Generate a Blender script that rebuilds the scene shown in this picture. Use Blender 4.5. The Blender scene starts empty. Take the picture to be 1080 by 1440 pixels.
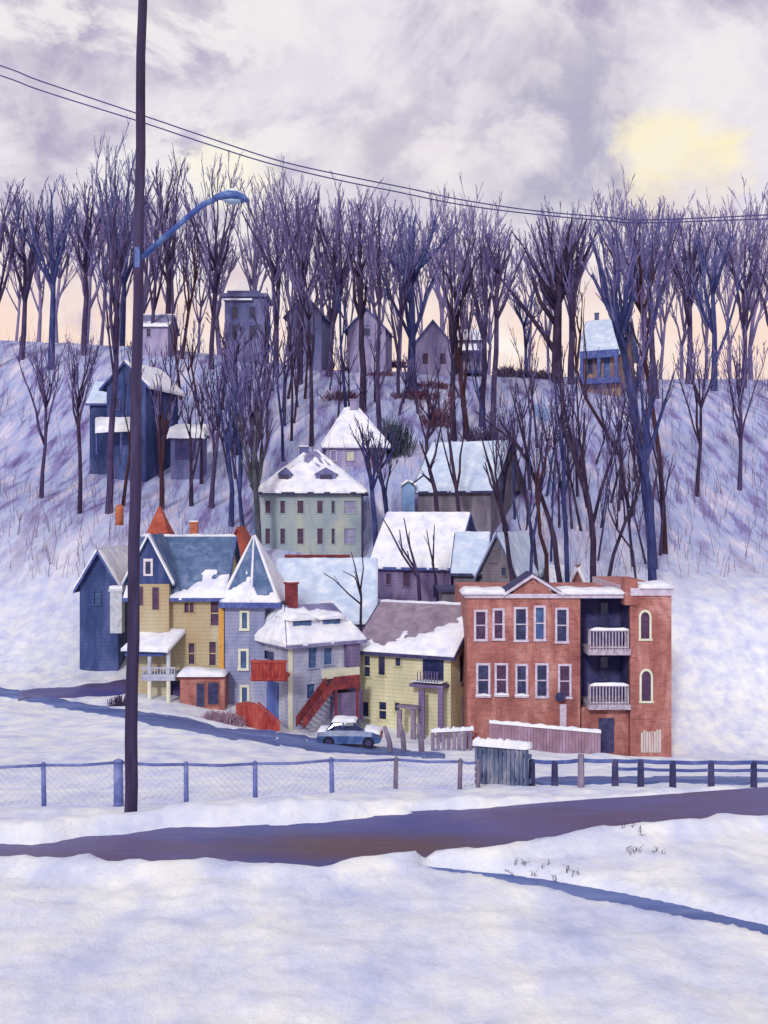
import bpy, math, random
from mathutils import Vector, noise
R = math.radians
F = 1500.0            # focal length in photograph pixels
CZ = 6.0              # camera height
random.seed(7)
scn = bpy.context.scene
col = scn.collection

# ------------------------------------------------------------------ helpers
def ray(px, row):
    return Vector(((px-540)/F, 1.0, -(row-720)/F))
def P(px, row, D):
    d = ray(px, row)
    return Vector((d.x*D, D, CZ+d.z*D))
def nz(x, y, z=0.0):
    return noise.noise(Vector((x, y, z)))
def fbm(x, y, z=0.0, o=4):
    a = 0; k = 1; s = 0
    for i in range(o):
        a += k*noise.noise(Vector((x, y, z+i*7.3))); s += k; k *= .5; x *= 2; y *= 2
    return a/s

class MB:
    def __init__(self):
        self.v = []; self.f = []
    def add(self, pts):
        i = len(self.v); self.v += [tuple(p) for p in pts]; return i
    def face(self, *pts):
        i = self.add(pts); self.f.append(tuple(range(i, i+len(pts)))); return self
    def box(self, x0, x1, y0, y1, z0, z1):
        i = self.add([(x0,y0,z0),(x1,y0,z0),(x1,y1,z0),(x0,y1,z0),(x0,y0,z1),(x1,y0,z1),(x1,y1,z1),(x0,y1,z1)])
        for q in ((0,3,2,1),(4,5,6,7),(0,1,5,4),(1,2,6,5),(2,3,7,6),(3,0,4,7)):
            self.f.append(tuple(i+k for k in q))
        return self
    def prism(self, pts, off):
        n = len(pts); off = Vector(off)
        i = self.add([Vector(p) for p in pts] + [Vector(p)+off for p in pts])
        self.f.append(tuple(i+k for k in range(n)))
        self.f.append(tuple(i+n+k for k in reversed(range(n))))
        for k in range(n):
            j = (k+1) % n
            self.f.append((i+k, i+n+k, i+n+j, i+j))
        return self
    def tube(self, pts, rad, sides=6, cap=True):
        pts = [Vector(p) for p in pts]
        n = len(pts)
        if not hasattr(rad, '__len__'): rad = [rad]*n
        t0 = (pts[-1]-pts[0]).normalized()
        ref = Vector((0,1,0)) if abs(t0.y) < .8 else Vector((1,0,0))
        base = len(self.v)
        for k in range(n):
            t = (pts[min(k+1, n-1)]-pts[max(k-1, 0)]).normalized()
            a = t.cross(ref).normalized(); b = t.cross(a)
            for s in range(sides):
                an = 2*math.pi*s/sides
                self.v.append(tuple(pts[k]+(a*math.cos(an)+b*math.sin(an))*rad[k]))
        for k in range(n-1):
            for s in range(sides):
                s2 = (s+1) % sides
                self.f.append((base+k*sides+s, base+k*sides+s2, base+(k+1)*sides+s2, base+(k+1)*sides+s))
        if cap:
            self.f.append(tuple(base+s for s in reversed(range(sides))))
            self.f.append(tuple(base+(n-1)*sides+s for s in range(sides)))
        return self
    def build(self, name, mat, parent=None, smooth=False, loc=None):
        me = bpy.data.meshes.new(name)
        me.from_pydata(self.v, [], self.f)
        me.update()
        if smooth:
            me.polygons.foreach_set('use_smooth', [True]*len(me.polygons))
        me.materials.append(mat)
        o = bpy.data.objects.new(name, me); col.objects.link(o)
        if parent is not None: o.parent = parent
        if loc is not None: o.location = loc
        return o

def tag(o, label=None, cat=None, group=None, kind=None):
    if label: o['label'] = label
    if cat: o['category'] = cat
    if group: o['group'] = group
    if kind: o['kind'] = kind
    return o
def empty(name, loc, rz, label, cat, group=None):
    o = bpy.data.objects.new(name, None); col.objects.link(o)
    o.location = loc; o.rotation_euler = (0, 0, rz)
    o.empty_display_size = .3
    return tag(o, label, cat, group)

# ------------------------------------------------------------------ materials
def mat(name, c1, c2=None, c3=None, size=.6, stretch=(1,1,1), rough=.8, bump=.3, bscale=None, lo=.3, hi=.7, world=False, spec=.3, kind=None):
    m = bpy.data.materials.new(name); m.use_nodes = True
    nt = m.node_tree; N = nt.nodes; L = nt.links
    b = N['Principled BSDF']
    b.inputs['Roughness'].default_value = rough
    b.inputs['Specular IOR Level'].default_value = spec
    c2 = c2 or c1; c3 = c3 or c2
    if world:
        tc = N.new('ShaderNodeNewGeometry'); src = tc.outputs['Position']
    else:
        tc = N.new('ShaderNodeTexCoord'); src = tc.outputs['Object']
    mp = N.new('ShaderNodeMapping'); mp.inputs['Scale'].default_value = tuple(s/size for s in stretch)
    L.new(src, mp.inputs[0])
    n1 = N.new('ShaderNodeTexNoise'); n1.inputs['Scale'].default_value = 1.0
    n1.inputs['Detail'].default_value = 5; n1.inputs['Roughness'].default_value = .62; n1.inputs['Distortion'].default_value = .1 if 'snow' in name else .7
    L.new(mp.outputs[0], n1.inputs['Vector'])
    r = N.new('ShaderNodeValToRGB')
    e = r.color_ramp.elements
    e[0].position = lo; e[0].color = (*c1, 1); e[1].position = hi; e[1].color = (*c3, 1)
    k = r.color_ramp.elements.new((lo+hi)/2); k.color = (*c2, 1)
    L.new(n1.outputs['Fac'], r.inputs[0]); L.new(r.outputs[0], b.inputs['Base Color'])
    if kind:
        tc2 = N.new('ShaderNodeTexCoord'); sx = N.new('ShaderNodeSeparateXYZ'); L.new(tc2.outputs['Object'], sx.inputs[0])
        if kind == 'siding':
            mu = N.new('ShaderNodeMath'); mu.operation = 'MULTIPLY'; mu.inputs[1].default_value = 1/.24; L.new(sx.outputs['Z'], mu.inputs[0])
            fr = N.new('ShaderNodeMath'); fr.operation = 'FRACT'; L.new(mu.outputs[0], fr.inputs[0])
            mr_ = N.new('ShaderNodeMapRange'); mr_.inputs[1].default_value = .0; mr_.inputs[2].default_value = .22; mr_.inputs[3].default_value = .66; mr_.inputs[4].default_value = 1; L.new(fr.outputs[0], mr_.inputs[0]); fac = mr_.outputs[0]
        else:
            ad = N.new('ShaderNodeMath'); L.new(sx.outputs['X'], ad.inputs[0]); L.new(sx.outputs['Y'], ad.inputs[1])
            cb = N.new('ShaderNodeCombineXYZ'); L.new(ad.outputs[0], cb.inputs[0]); L.new(sx.outputs['Z'], cb.inputs[1])
            br = N.new('ShaderNodeTexBrick'); br.inputs['Scale'].default_value = 1.0; br.inputs['Brick Width'].default_value = .42; br.inputs['Row Height'].default_value = .15; br.inputs['Mortar Size'].default_value = .018
            br.inputs['Color1'].default_value = (1,1,1,1); br.inputs['Color2'].default_value = (.68,.66,.68,1); br.inputs['Mortar'].default_value = (1.0,.95,1.0,1); L.new(cb.outputs[0], br.inputs['Vector']); fac = br.outputs['Color']
        mm = N.new('ShaderNodeMix'); mm.data_type = 'RGBA'; mm.blend_type = 'MULTIPLY'; mm.inputs[0].default_value = 1
        L.new(r.outputs[0], mm.inputs[6]); L.new(fac, mm.inputs[7]); L.new(mm.outputs[2], b.inputs['Base Color'])
    if bump:
        n2 = N.new('ShaderNodeTexNoise'); n2.inputs['Scale'].default_value = 2.6; n2.inputs['Detail'].default_value = 9 if 'snow' in name else 4; n2.inputs['Roughness'].default_value = .68 if 'snow' in name else .5
        L.new(mp.outputs[0], n2.inputs['Vector'])
        bp = N.new('ShaderNodeBump'); bp.inputs['Strength'].default_value = bump; bp.inputs['Distance'].default_value = bscale or size*.12
        L.new(n2.outputs['Fac'], bp.inputs['Height']); L.new(bp.outputs[0], b.inputs['Normal'])
    return m

VS = (1, 1, .35)      # vertical streaks
M = {}
M['snow'] = mat('snow', (.60,.64,.82), (.76,.79,.90), (.90,.90,.88), size=1.3, stretch=(1,1,1), rough=.7, bump=.6, bscale=.08)
M['snow_roof'] = mat('roof_snow', (.60,.63,.82), (.78,.80,.90), (.90,.90,.87), size=.9, rough=.7, bump=.5, bscale=.05)
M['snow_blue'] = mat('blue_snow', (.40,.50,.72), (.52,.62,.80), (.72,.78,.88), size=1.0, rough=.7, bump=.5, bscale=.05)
M['ground'] = mat('snowy_ground', (.50,.55,.80), (.68,.72,.87), (.86,.88,.88), size=.9, stretch=(.9,.55,1), rough=.75, bump=.8, bscale=.09, world=True, lo=.28, hi=.64)
M['road'] = mat('wet_road', (.035,.05,.25), (.10,.085,.24), (.095,.05,.085), size=3.2, stretch=(.35,1.0,1), rough=.45, bump=.3, world=True)
M['road_blue'] = mat('icy_street', (.03,.06,.24), (.08,.13,.36), (.20,.26,.52), size=1.8, stretch=(.3,1.2,1), rough=.5, bump=.4, world=True)
M['brick'] = mat('brick', (.24,.08,.08), (.39,.155,.135), (.54,.29,.26), size=1.0, stretch=VS, kind='brick', bump=.4)
M['brick_old'] = mat('old_brick', (.17,.07,.08), (.27,.11,.10), (.36,.18,.17), size=.7, stretch=VS, kind='brick')
M['yellow'] = mat('yellow_siding', (.44,.43,.32), (.60,.56,.37), (.74,.70,.48), size=1.2, stretch=VS, kind='siding', bump=.35)
M['tan'] = mat('tan_siding', (.42,.28,.16), (.44,.37,.24), (.50,.47,.35), size=1.6, stretch=VS, kind='siding')
M['palewall'] = mat('pale_blue_siding', (.22,.27,.44), (.38,.39,.54), (.54,.58,.62), size=1.0, stretch=VS, kind='siding')
M['turret'] = mat('blue_grey_siding', (.16,.19,.36), (.27,.29,.46), (.40,.41,.52), size=1.1, stretch=VS, kind='siding')
M['cream'] = mat('cream_trim', (.58,.60,.46), (.66,.66,.54), (.72,.72,.62), size=.5)
M['green'] = mat('grey_green_siding', (.19,.26,.34), (.29,.36,.41), (.42,.45,.40), size=2.2, stretch=VS, kind='siding')
M['purple'] = mat('purple_siding', (.09,.07,.18), (.16,.12,.25), (.26,.21,.35), size=1.2, stretch=VS, kind='siding')
M['greywood'] = mat('grey_brown_siding', (.10,.09,.14), (.17,.15,.20), (.24,.22,.28), size=1.0, stretch=VS, kind='siding')
M['lavender'] = mat('lavender_siding', (.20,.19,.38), (.30,.27,.47), (.42,.38,.56), size=1.2, stretch=VS, kind='siding')
M['darkblue'] = mat('dark_blue_siding', (.015,.03,.13), (.04,.065,.20), (.09,.12,.30), size=1.2, stretch=VS, kind='siding')
M['farblue'] = mat('slate_blue_siding', (.07,.08,.22), (.125,.135,.31), (.21,.21,.40), size=1.4, stretch=VS, kind='siding')
M['ochre'] = mat('ochre_boards', (.10,.07,.13), (.22,.15,.16), (.42,.28,.17), size=.8, stretch=VS)
M['orange'] = mat('orange_corner_board', (.50,.25,.05), (.62,.34,.09), (.45,.20,.05), size=.3)
M['slate'] = mat('slate_roof', (.045,.085,.20), (.09,.15,.29), (.20,.25,.42), size=.9, bump=.4)
M['mauve_roof'] = mat('mauve_shingles', (.17,.13,.20), (.25,.20,.27), (.32,.26,.34), size=.8, bump=.4)
M['purple_roof'] = mat('purple_shingles', (.12,.12,.26), (.19,.19,.36), (.28,.27,.44), size=.8)
M['red_roof'] = mat('red_shingles', (.22,.035,.03), (.34,.07,.05), (.42,.12,.08), size=.6)
M['darktrim'] = mat('dark_trim', (.02,.02,.07), (.04,.04,.12), (.08,.07,.18), size=.4)
M['bluetrim'] = mat('blue_trim', (.04,.06,.22), (.07,.10,.32), (.14,.18,.40), size=.4)
M['whitetrim'] = mat('white_trim', (.55,.52,.62), (.66,.62,.70), (.74,.72,.76), size=.3)
M['lilactrim'] = mat('lilac_trim', (.42,.34,.46), (.54,.47,.60), (.66,.62,.74), size=.3)
M['redpaint'] = mat('red_paint', (.20,.02,.025), (.36,.05,.045), (.42,.12,.09), size=.4, stretch=VS)
M['redwood'] = mat('dark_red_paint', (.09,.02,.04), (.17,.03,.045), (.32,.06,.05), size=.4)
M['balcony'] = mat('balcony_wood', (.25,.20,.28), (.38,.33,.42), (.55,.50,.60), size=.25)
M['recess'] = mat('recess_shade_blue', (.025,.03,.13), (.05,.05,.17), (.09,.07,.18), size=.7)  # dark blue stands for shade in the balcony recess, porch and shed opening
M['weathered'] = mat('weathered_wood', (.12,.10,.17), (.20,.16,.24), (.32,.26,.36), size=.35, stretch=VS, bump=.5)
M['lilacwood'] = mat('lilac_board', (.20,.13,.20), (.30,.19,.26), (.38,.28,.42), size=.5, stretch=VS)
M['bluewood'] = mat('blue_wood', (.035,.055,.12), (.10,.13,.24), (.30,.30,.40), size=.3, stretch=VS)
M['glass'] = mat('dark_glass', (.01,.012,.05), (.02,.025,.09), (.05,.06,.16), size=.4, rough=.1, bump=0, spec=.6)
M['glass_blue'] = mat('blue_glass', (.03,.06,.17), (.05,.10,.25), (.10,.18,.34), size=.4, rough=.25, bump=0)
M['glass_maroon'] = mat('maroon_blind', (.035,.02,.06), (.07,.03,.085), (.12,.06,.12), size=.4, rough=.5, bump=0)
M['glass_pale'] = mat('pale_curtain', (.50,.50,.40), (.6,.6,.45), (.5,.5,.6), size=.4, rough=.5, bump=0)
M['bluedoor'] = mat('blue_paint', (.05,.08,.28), (.09,.14,.40), (.16,.22,.48), size=.4, stretch=VS)
M['bark_dark'] = mat('dark_bark', (.012,.008,.03), (.03,.018,.055), (.07,.04,.09), size=.5, stretch=(1,1,.3), bump=.6)
M['bark_purple'] = mat('purple_bark', (.022,.014,.055), (.048,.032,.10), (.10,.07,.17), size=.6, stretch=(1,1,.3), bump=.5)
M['bark_blue'] = mat('blue_bark', (.012,.015,.075), (.026,.036,.15), (.07,.085,.24), size=.6, stretch=(1,1,.3), bump=.5)
M['bark_red'] = mat('red_bark', (.022,.008,.020), (.045,.014,.025), (.045,.02,.05), size=.5, stretch=(1,1,.3), bump=.5)
M['bark_green'] = mat('grey_green_bark', (.03,.04,.05), (.06,.07,.09), (.10,.10,.16), size=.5, stretch=(1,1,.3), bump=.5)
M['twig'] = mat('twig_bark', (.08,.065,.20), (.14,.12,.30), (.22,.20,.40), size=2.5, bump=0)
M['twig_blue'] = mat('blue_twig_bark', (.05,.06,.20), (.11,.12,.32), (.20,.20,.40), size=2.5, bump=0)
M['twig_hazed'] = mat('hazed_twig_bark', (.13,.11,.25), (.20,.17,.35), (.28,.24,.42), size=3, bump=0)  # lighter twig copy for the back row, haze mixed into the colour
M['twig_dark'] = mat('dark_twig_bark', (.03,.02,.06), (.06,.04,.10), (.10,.07,.14), size=1.5, bump=0)
M['brush'] = mat('brushwood', (.10,.07,.14), (.17,.12,.20), (.27,.21,.32), size=4, bump=0, world=True)
M['bush_red'] = mat('maroon_brushwood', (.05,.02,.05), (.11,.04,.08), (.17,.08,.14), size=.7, bump=0)
M['evergreen'] = mat('dark_needles', (.015,.03,.05), (.03,.05,.07), (.06,.07,.12), size=.8, bump=0)
M['pole'] = mat('utility_pole_wood', (.018,.012,.045), (.038,.026,.08), (.075,.065,.16), size=.35, stretch=(1,1,.12), bump=.6)
M['lampblue'] = mat('lamp_metal', (.02,.04,.22), (.045,.09,.34), (.14,.25,.50), size=.4, rough=.5, bump=.2)
M['lens'] = mat('lamp_lens', (.25,.36,.55), size=.4, rough=.2, bump=0)
M['wire'] = mat('wire', (.05,.06,.22), size=.4, bump=0)
M['steel'] = mat('fence_steel', (.07,.10,.30), (.12,.15,.40), (.22,.26,.50), size=.3, rough=.5, bump=.1)
M['mesh'] = mat('fence_mesh', (.42,.45,.66), (.54,.56,.74), (.66,.66,.80), size=.6, rough=.5, bump=0)
M['carblue'] = mat('car_paint', (.015,.035,.13), (.035,.08,.24), (.10,.18,.40), size=.6, rough=.35, bump=.1, spec=.5)
M['tyre'] = mat('tyre', (.012,.012,.03), size=.3, rough=.8)
M['ochre_red'] = mat('red_orange_brick', (.30,.08,.05), (.42,.13,.07), (.50,.20,.10), size=.4)
M['whitewash'] = mat('whitewashed_boards', (.42,.34,.34), (.60,.54,.55), (.50,.34,.30), size=.4, stretch=(1,1,.2))
M['palechim'] = mat('pale_chimney', (.30,.34,.45), (.50,.53,.62), (.62,.64,.72), size=.5)

# ------------------------------------------------------------------ terrain
# ground height relative to the camera along depth, left / middle / right of the valley
TD = [0, 12, 19, 20.5, 23, 30, 40, 50, 57, 64, 70, 80, 88, 95, 110, 130, 150, 158, 175, 260, 600, 4000]
TL = [-5.4,-5.4,-5.4,-5.75,-6.35,-7.3,-8.9,-10.2,-10.75,-11.4,-11.0,-7.6,-3.6,-0.6,4.0,12.5,22.6,24.6,24.0,12,0,-30]
TM = [-5.4,-5.4,-5.4,-5.65,-6.1,-7.4,-9.4,-11.3,-12.5,-13.6,-12.6,-9.2,-7.1,-4.3,3.8,13.0,19.6,20.6,20.2,10,0,-30]
TR = [-5.4,-5.4,-5.4,-5.6,-6.05,-7.5,-9.7,-11.7,-13.1,-14.6,-12.8,-6.4,-4.6,-2.6,3.2,12.0,18.2,19.6,19.2,9,0,-30]
def interp(D, T):
    if D <= TD[0]: return T[0]
    for i in range(len(TD)-1):
        if D <= TD[i+1]:
            h = TD[i+1]-TD[i]; t = (D-TD[i])/h
            def sl(k):
                if k <= 0 or k >= len(TD)-1: return 0
                a = (T[k]-T[k-1])/(TD[k]-TD[k-1]); b = (T[k+1]-T[k])/(TD[k+1]-TD[k])
                return 0 if a*b <= 0 else 2*a*b/(a+b)
            m0 = sl(i)*h; m1 = sl(i+1)*h
            return (2*t**3-3*t**2+1)*T[i]+(t**3-2*t**2+t)*m0+(-2*t**3+3*t**2)*T[i+1]+(t**3-t**2)*m1
    return T[-1]
def smooth01(t):
    t = max(0, min(1, t)); return t*t*(3-2*t)
def lerp_pts(x, pts):
    if x <= pts[0][0]: return pts[0][1]
    for a, b in zip(pts, pts[1:]):
        if x <= b[0]:
            t = (x-a[0])/(b[0]-a[0]); return a[1]+(b[1]-a[1])*t
    return pts[-1][1]
G0 = -5.4
def onflat(px, row, z=G0):
    d = ray(px, row); t = z/d.z
    return (d.x*t, t)
UP_FAR = [onflat(*p) for p in [(-60,1192),(60,1184),(142,1175),(230,1165),(330,1161),(400,1158),(470,1153),(525,1148),(600,1142),(670,1140),(760,1132),(850,1125),(920,1121),(1010,1114),(1160,1104)]]
UP_NEAR = [onflat(*p) for p in [(-60,1204),(60,1200),(142,1204),(230,1207),(310,1202),(400,1210),(460,1212),(500,1203),(580,1194),(660,1189),(750,1174),(830,1163),(920,1156),(1010,1146),(1160,1140)]]
def rutline(px): return lerp_pts(px, [(585,1214),(640,1219),(700,1229),(780,1241),(900,1262),(1200,1330)])
RUT = [onflat(px, rutline(px)) for px in (585,640,700,780,900,1200)]
def base_h(x, y):
    D = max(y, .5)
    px = 540+F*x/max(D, 14)
    s = (px-142)/(926-142)
    s = max(-.25, min(1.25, s))
    a, b, c = interp(D, TL), interp(D, TM), interp(D, TR)
    if s < .5: t = s/.5; return a+(b-a)*(smooth01(t) if t > 0 else t*.5)
    t = (s-.5)/.5; return b+(c-b)*(smooth01(t) if t < 1 else 1+(t-1)*.3)
STREET = [(-40,967),(60,985),(142,1000),(200,1009),(250,1018),(300,1026),(350,1033),(400,1039),(447,1046),(540,1052),(620,1056),(720,1070),(760,1098),(820,1101),(926,1105),(1100,1108)]
def relief(x, y):
    if y > 200: return 0
    D = y
    amp = 0
    if D < 26:
        near = fbm(x*.45, y*.5, 1.0)*.17 + fbm(x*1.7, y*1.7, 5.0)*.07 + fbm(x*5, y*5, 8.0, 2)*.03
        zt = near + .05
        if 12 < D < 21.5 :
            yf = lerp_pts(x, UP_FAR); yn = lerp_pts(x, UP_NEAR)
            d = max(yn-y, y-yf)           # negative inside the road
            d += fbm(x*1.3, y*1.5, 9)*.30-.30 + fbm(x*6, y*6, 19, 2)*.12
            k = smooth01((d+.18)/.5)
            zt = zt*k + (-.16)*(1-k) + .13*math.exp(-((d-.45)/.35)**2)
        if D < 19 and x > .6:
            yr = lerp_pts(x, RUT)
            d = abs(y-yr)-(.10+.16*smooth01((x-.6)/1.5)) + fbm(x*1.7, y*2, 13)*.1
            k = smooth01((d+.05)/.3)
            zt = zt*k + (-.15)*(1-k)
        return zt
    return fbm(x*.16, y*.16, 2.0)*.45*smooth01((D-24)/12) + fbm(x*.7, y*.7, 3.0)*.12
def H(x, y):
    return CZ + base_h(x, y) + relief(x, y)
def ground_D(px, row, dmin=66, dmax=158):
    D = dmin
    while D < dmax:
        x = (px-540)/F*D
        if CZ-(row-720)/F*D <= H(x, D): return D
        D += .5
    return dmax
def frange(a, b, s):
    o = []
    while a < b-1e-6: o.append(a); a += s
    return o
ys = frange(3, 11, .4)+frange(11, 26, .09)+frange(26, 70, .6)+frange(70, 165, 1.3)+frange(165, 300, 12)+[300,400,600,1000,2000,4000]
nx = 300
mb = MB()
for y in ys:
    hw = y*.62+14
    for i in range(nx+1):
        x = (i/nx*2-1)*hw
        mb.v.append((x, y, H(x, y)))
for j in range(len(ys)-1):
    for i in range(nx):
        a = j*(nx+1)+i
        mb.f.append((a, a+1, a+nx+2, a+nx+1))
g = mb.build('ground', M['ground'], None, True)
g['kind'] = 'structure'
# hillside colour lives in the same sheet: second look for the wooded slope
m = M['ground']; nt = m.node_tree; N = nt.nodes; L = nt.links
bs = N['Principled BSDF']; snowcol = bs.inputs['Base Color'].links[0].from_socket
geo = N.new('ShaderNodeNewGeometry'); sep = N.new('ShaderNodeSeparateXYZ'); L.new(geo.outputs['Position'], sep.inputs[0])
mp = N.new('ShaderNodeMapping'); mp.inputs['Scale'].default_value = (.75, .11, .11); L.new(geo.outputs['Position'], mp.inputs[0])
n3 = N.new('ShaderNodeTexNoise'); n3.inputs['Scale'].default_value = 1; n3.inputs['Detail'].default_value = 6; n3.inputs['Roughness'].default_value = .65
L.new(mp.outputs[0], n3.inputs['Vector'])
rp = N.new('ShaderNodeValToRGB'); e = rp.color_ramp.elements
e[0].position = .32; e[0].color = (.12,.09,.26,1); e[1].position = .68; e[1].color = (.68,.66,.82,1)
k = e.new(.42); k.color = (.26,.24,.50,1)
k = e.new(.50); k.color = (.36,.43,.70,1)
k = e.new(.58); k.color = (.48,.46,.66,1)
L.new(n3.outputs['Fac'], rp.inputs[0])
mr = N.new('ShaderNodeMapRange'); mr.inputs[1].default_value = 72; mr.inputs[2].default_value = 98; L.new(sep.outputs['Y'], mr.inputs[0])
mx = N.new('ShaderNodeMix'); mx.data_type = 'RGBA'
L.new(mr.outputs[0], mx.inputs[0]); L.new(snowcol, mx.inputs[6]); L.new(rp.outputs[0], mx.inputs[7]); L.new(mx.outputs[2], bs.inputs['Base Color'])

# worn brown stretch of bare asphalt in the middle of the road
m = M['road']; nt = m.node_tree; N = nt.nodes; L = nt.links; bs = N['Principled BSDF']; rc = bs.inputs['Base Color'].links[0].from_socket
geo = N.new('ShaderNodeNewGeometry'); vm = N.new('ShaderNodeVectorMath'); vm.operation = 'SUBTRACT'; vm.inputs[1].default_value = (-.3, 17.45, 0); L.new(geo.outputs['Position'], vm.inputs[0])
v2 = N.new('ShaderNodeVectorMath'); v2.operation = 'MULTIPLY'; v2.inputs[1].default_value = (.36, 1.3, 0); L.new(vm.outputs[0], v2.inputs[0])
ln_ = N.new('ShaderNodeVectorMath'); ln_.operation = 'LENGTH'; L.new(v2.outputs[0], ln_.inputs[0])
nn_ = N.new('ShaderNodeTexNoise'); nn_.inputs['Scale'].default_value = 1.1; nn_.inputs['Detail'].default_value = 6; L.new(geo.outputs['Position'], nn_.inputs['Vector'])
ad = N.new('ShaderNodeMath'); ad.operation = 'ADD'; L.new(ln_.outputs['Value'], ad.inputs[0]); L.new(nn_.outputs['Fac'], ad.inputs[1])
mr = N.new('ShaderNodeMapRange'); mr.inputs[1].default_value = 1.9; mr.inputs[2].default_value = .9; L.new(ad.outputs[0], mr.inputs[0])
mx = N.new('ShaderNodeMix'); mx.data_type = 'RGBA'; L.new(mr.outputs[0], mx.inputs[0]); L.new(rc, mx.inputs[6]); mx.inputs[7].default_value = (.095,.052,.075,1); L.new(mx.outputs[2], bs.inputs['Base Color'])
# upper road, rut and lower street: thin sheets in the trenches of the snow
def strip(name, mat_, A, B, z, n=4):
    mb = MB()
    m_ = len(A)
    for i in range(m_):
        for k in range(n+1):
            t = k/n
            x = A[i][0]+(B[i][0]-A[i][0])*t; y = A[i][1]+(B[i][1]-A[i][1])*t
            mb.v.append((x, y, (z(x, y)-(.22 if k in (0, n) or i in (0, m_-1) else 0)) if callable(z) else z))
    for i in range(m_-1):
        for k in range(n):
            a = i*(n+1)+k; mb.f.append((a, a+n+1, a+n+2, a+1))
    o = mb.build(name, mat_, None, True); o['kind'] = 'structure'; return o
xs = [-18+i*.5 for i in range(72)]
strip('road', M['road'], [(x, lerp_pts(x, UP_NEAR)-.45) for x in xs], [(x, lerp_pts(x, UP_FAR)+.45) for x in xs], CZ+G0-.09)
xs = [.5+i*.25 for i in range(50)]
strip('tyre_rut', M['road_blue'], [(x, lerp_pts(x, RUT)-.5) for x in xs], [(x, lerp_pts(x, RUT)+.5) for x in xs], CZ+G0-.085)
def street_D(px):
    row = lerp_pts(px, STREET)
    return ground_D(px, row, 28)
cA = []; cB = []
for i in range(0, 140):
    px = -40+i*8.2
    if px > 640: break
    row = lerp_pts(px, STREET)+fbm(px*.02, 3)*3
    hw = 7+5*smooth01((px-150)/150)
    d1 = ground_D(px, row+hw, 36); d2 = ground_D(px, row-hw, d1+.5)
    d2 = min(d2, d1+9)
    cA.append(((px-540)/F*d1, d1)); cB.append(((px-540)/F*d2, d2))
strip('street', M['road_blue'], cA, cB, lambda x, y: H(x, y)+.05, 10)
# icy lane beyond the rail fence, right: shade painted as its blue colour
cA = []; cB = []
for i in range(60):
    px = 735+i*6.4
    row = 1101+fbm(px*.03, 8)*3
    hw = 7*smooth01((px-735)/40)+.5
    d1 = ground_D(px, row+hw, 25); d2 = min(ground_D(px, row-hw, d1+.3), d1+9)
    cA.append(((px-540)/F*d1, d1)); cB.append(((px-540)/F*d2, d2))
strip('lane_shade', M['road_blue'], cA, cB, lambda x, y: H(x, y)+.05, 14)
# side road climbing on the left
cA = []; cB = []
for i in range(26):
    px = 20+i*7
    row = lerp_pts(px, [(20,985),(142,962),(165,950),(200,946)])
    hw = lerp_pts(px, [(20,12),(142,9),(200,3)])
    a = P(px, row+hw, 62+i*.16); b = P(px, row-hw, 66+i*.2)
    cA.append((a.x, a.y)); cB.append((b.x, b.y))
strip('side_road', M['road'], cA, cB, lambda x, y: H(x, y)+.06, 6)

mb = MB()
icD = ground_D(761, 580, 100); icx = (761-540)/F*icD
for k in range(20):
    an = 2*math.pi*k/20; x_ = icx+.85*math.cos(an); y_ = icD+3.4*math.sin(an); mb.v.append((x_, y_, H(x_, y_)+.14))
mb.f.append(tuple(range(20))); M['ice'] = mat('blue_ice', (.12,.24,.55), (.20,.34,.66), (.30,.42,.70), size=1.5, rough=.3, world=True)
o = mb.build('ice_patch', M['ice']); o['kind'] = 'structure'
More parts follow.
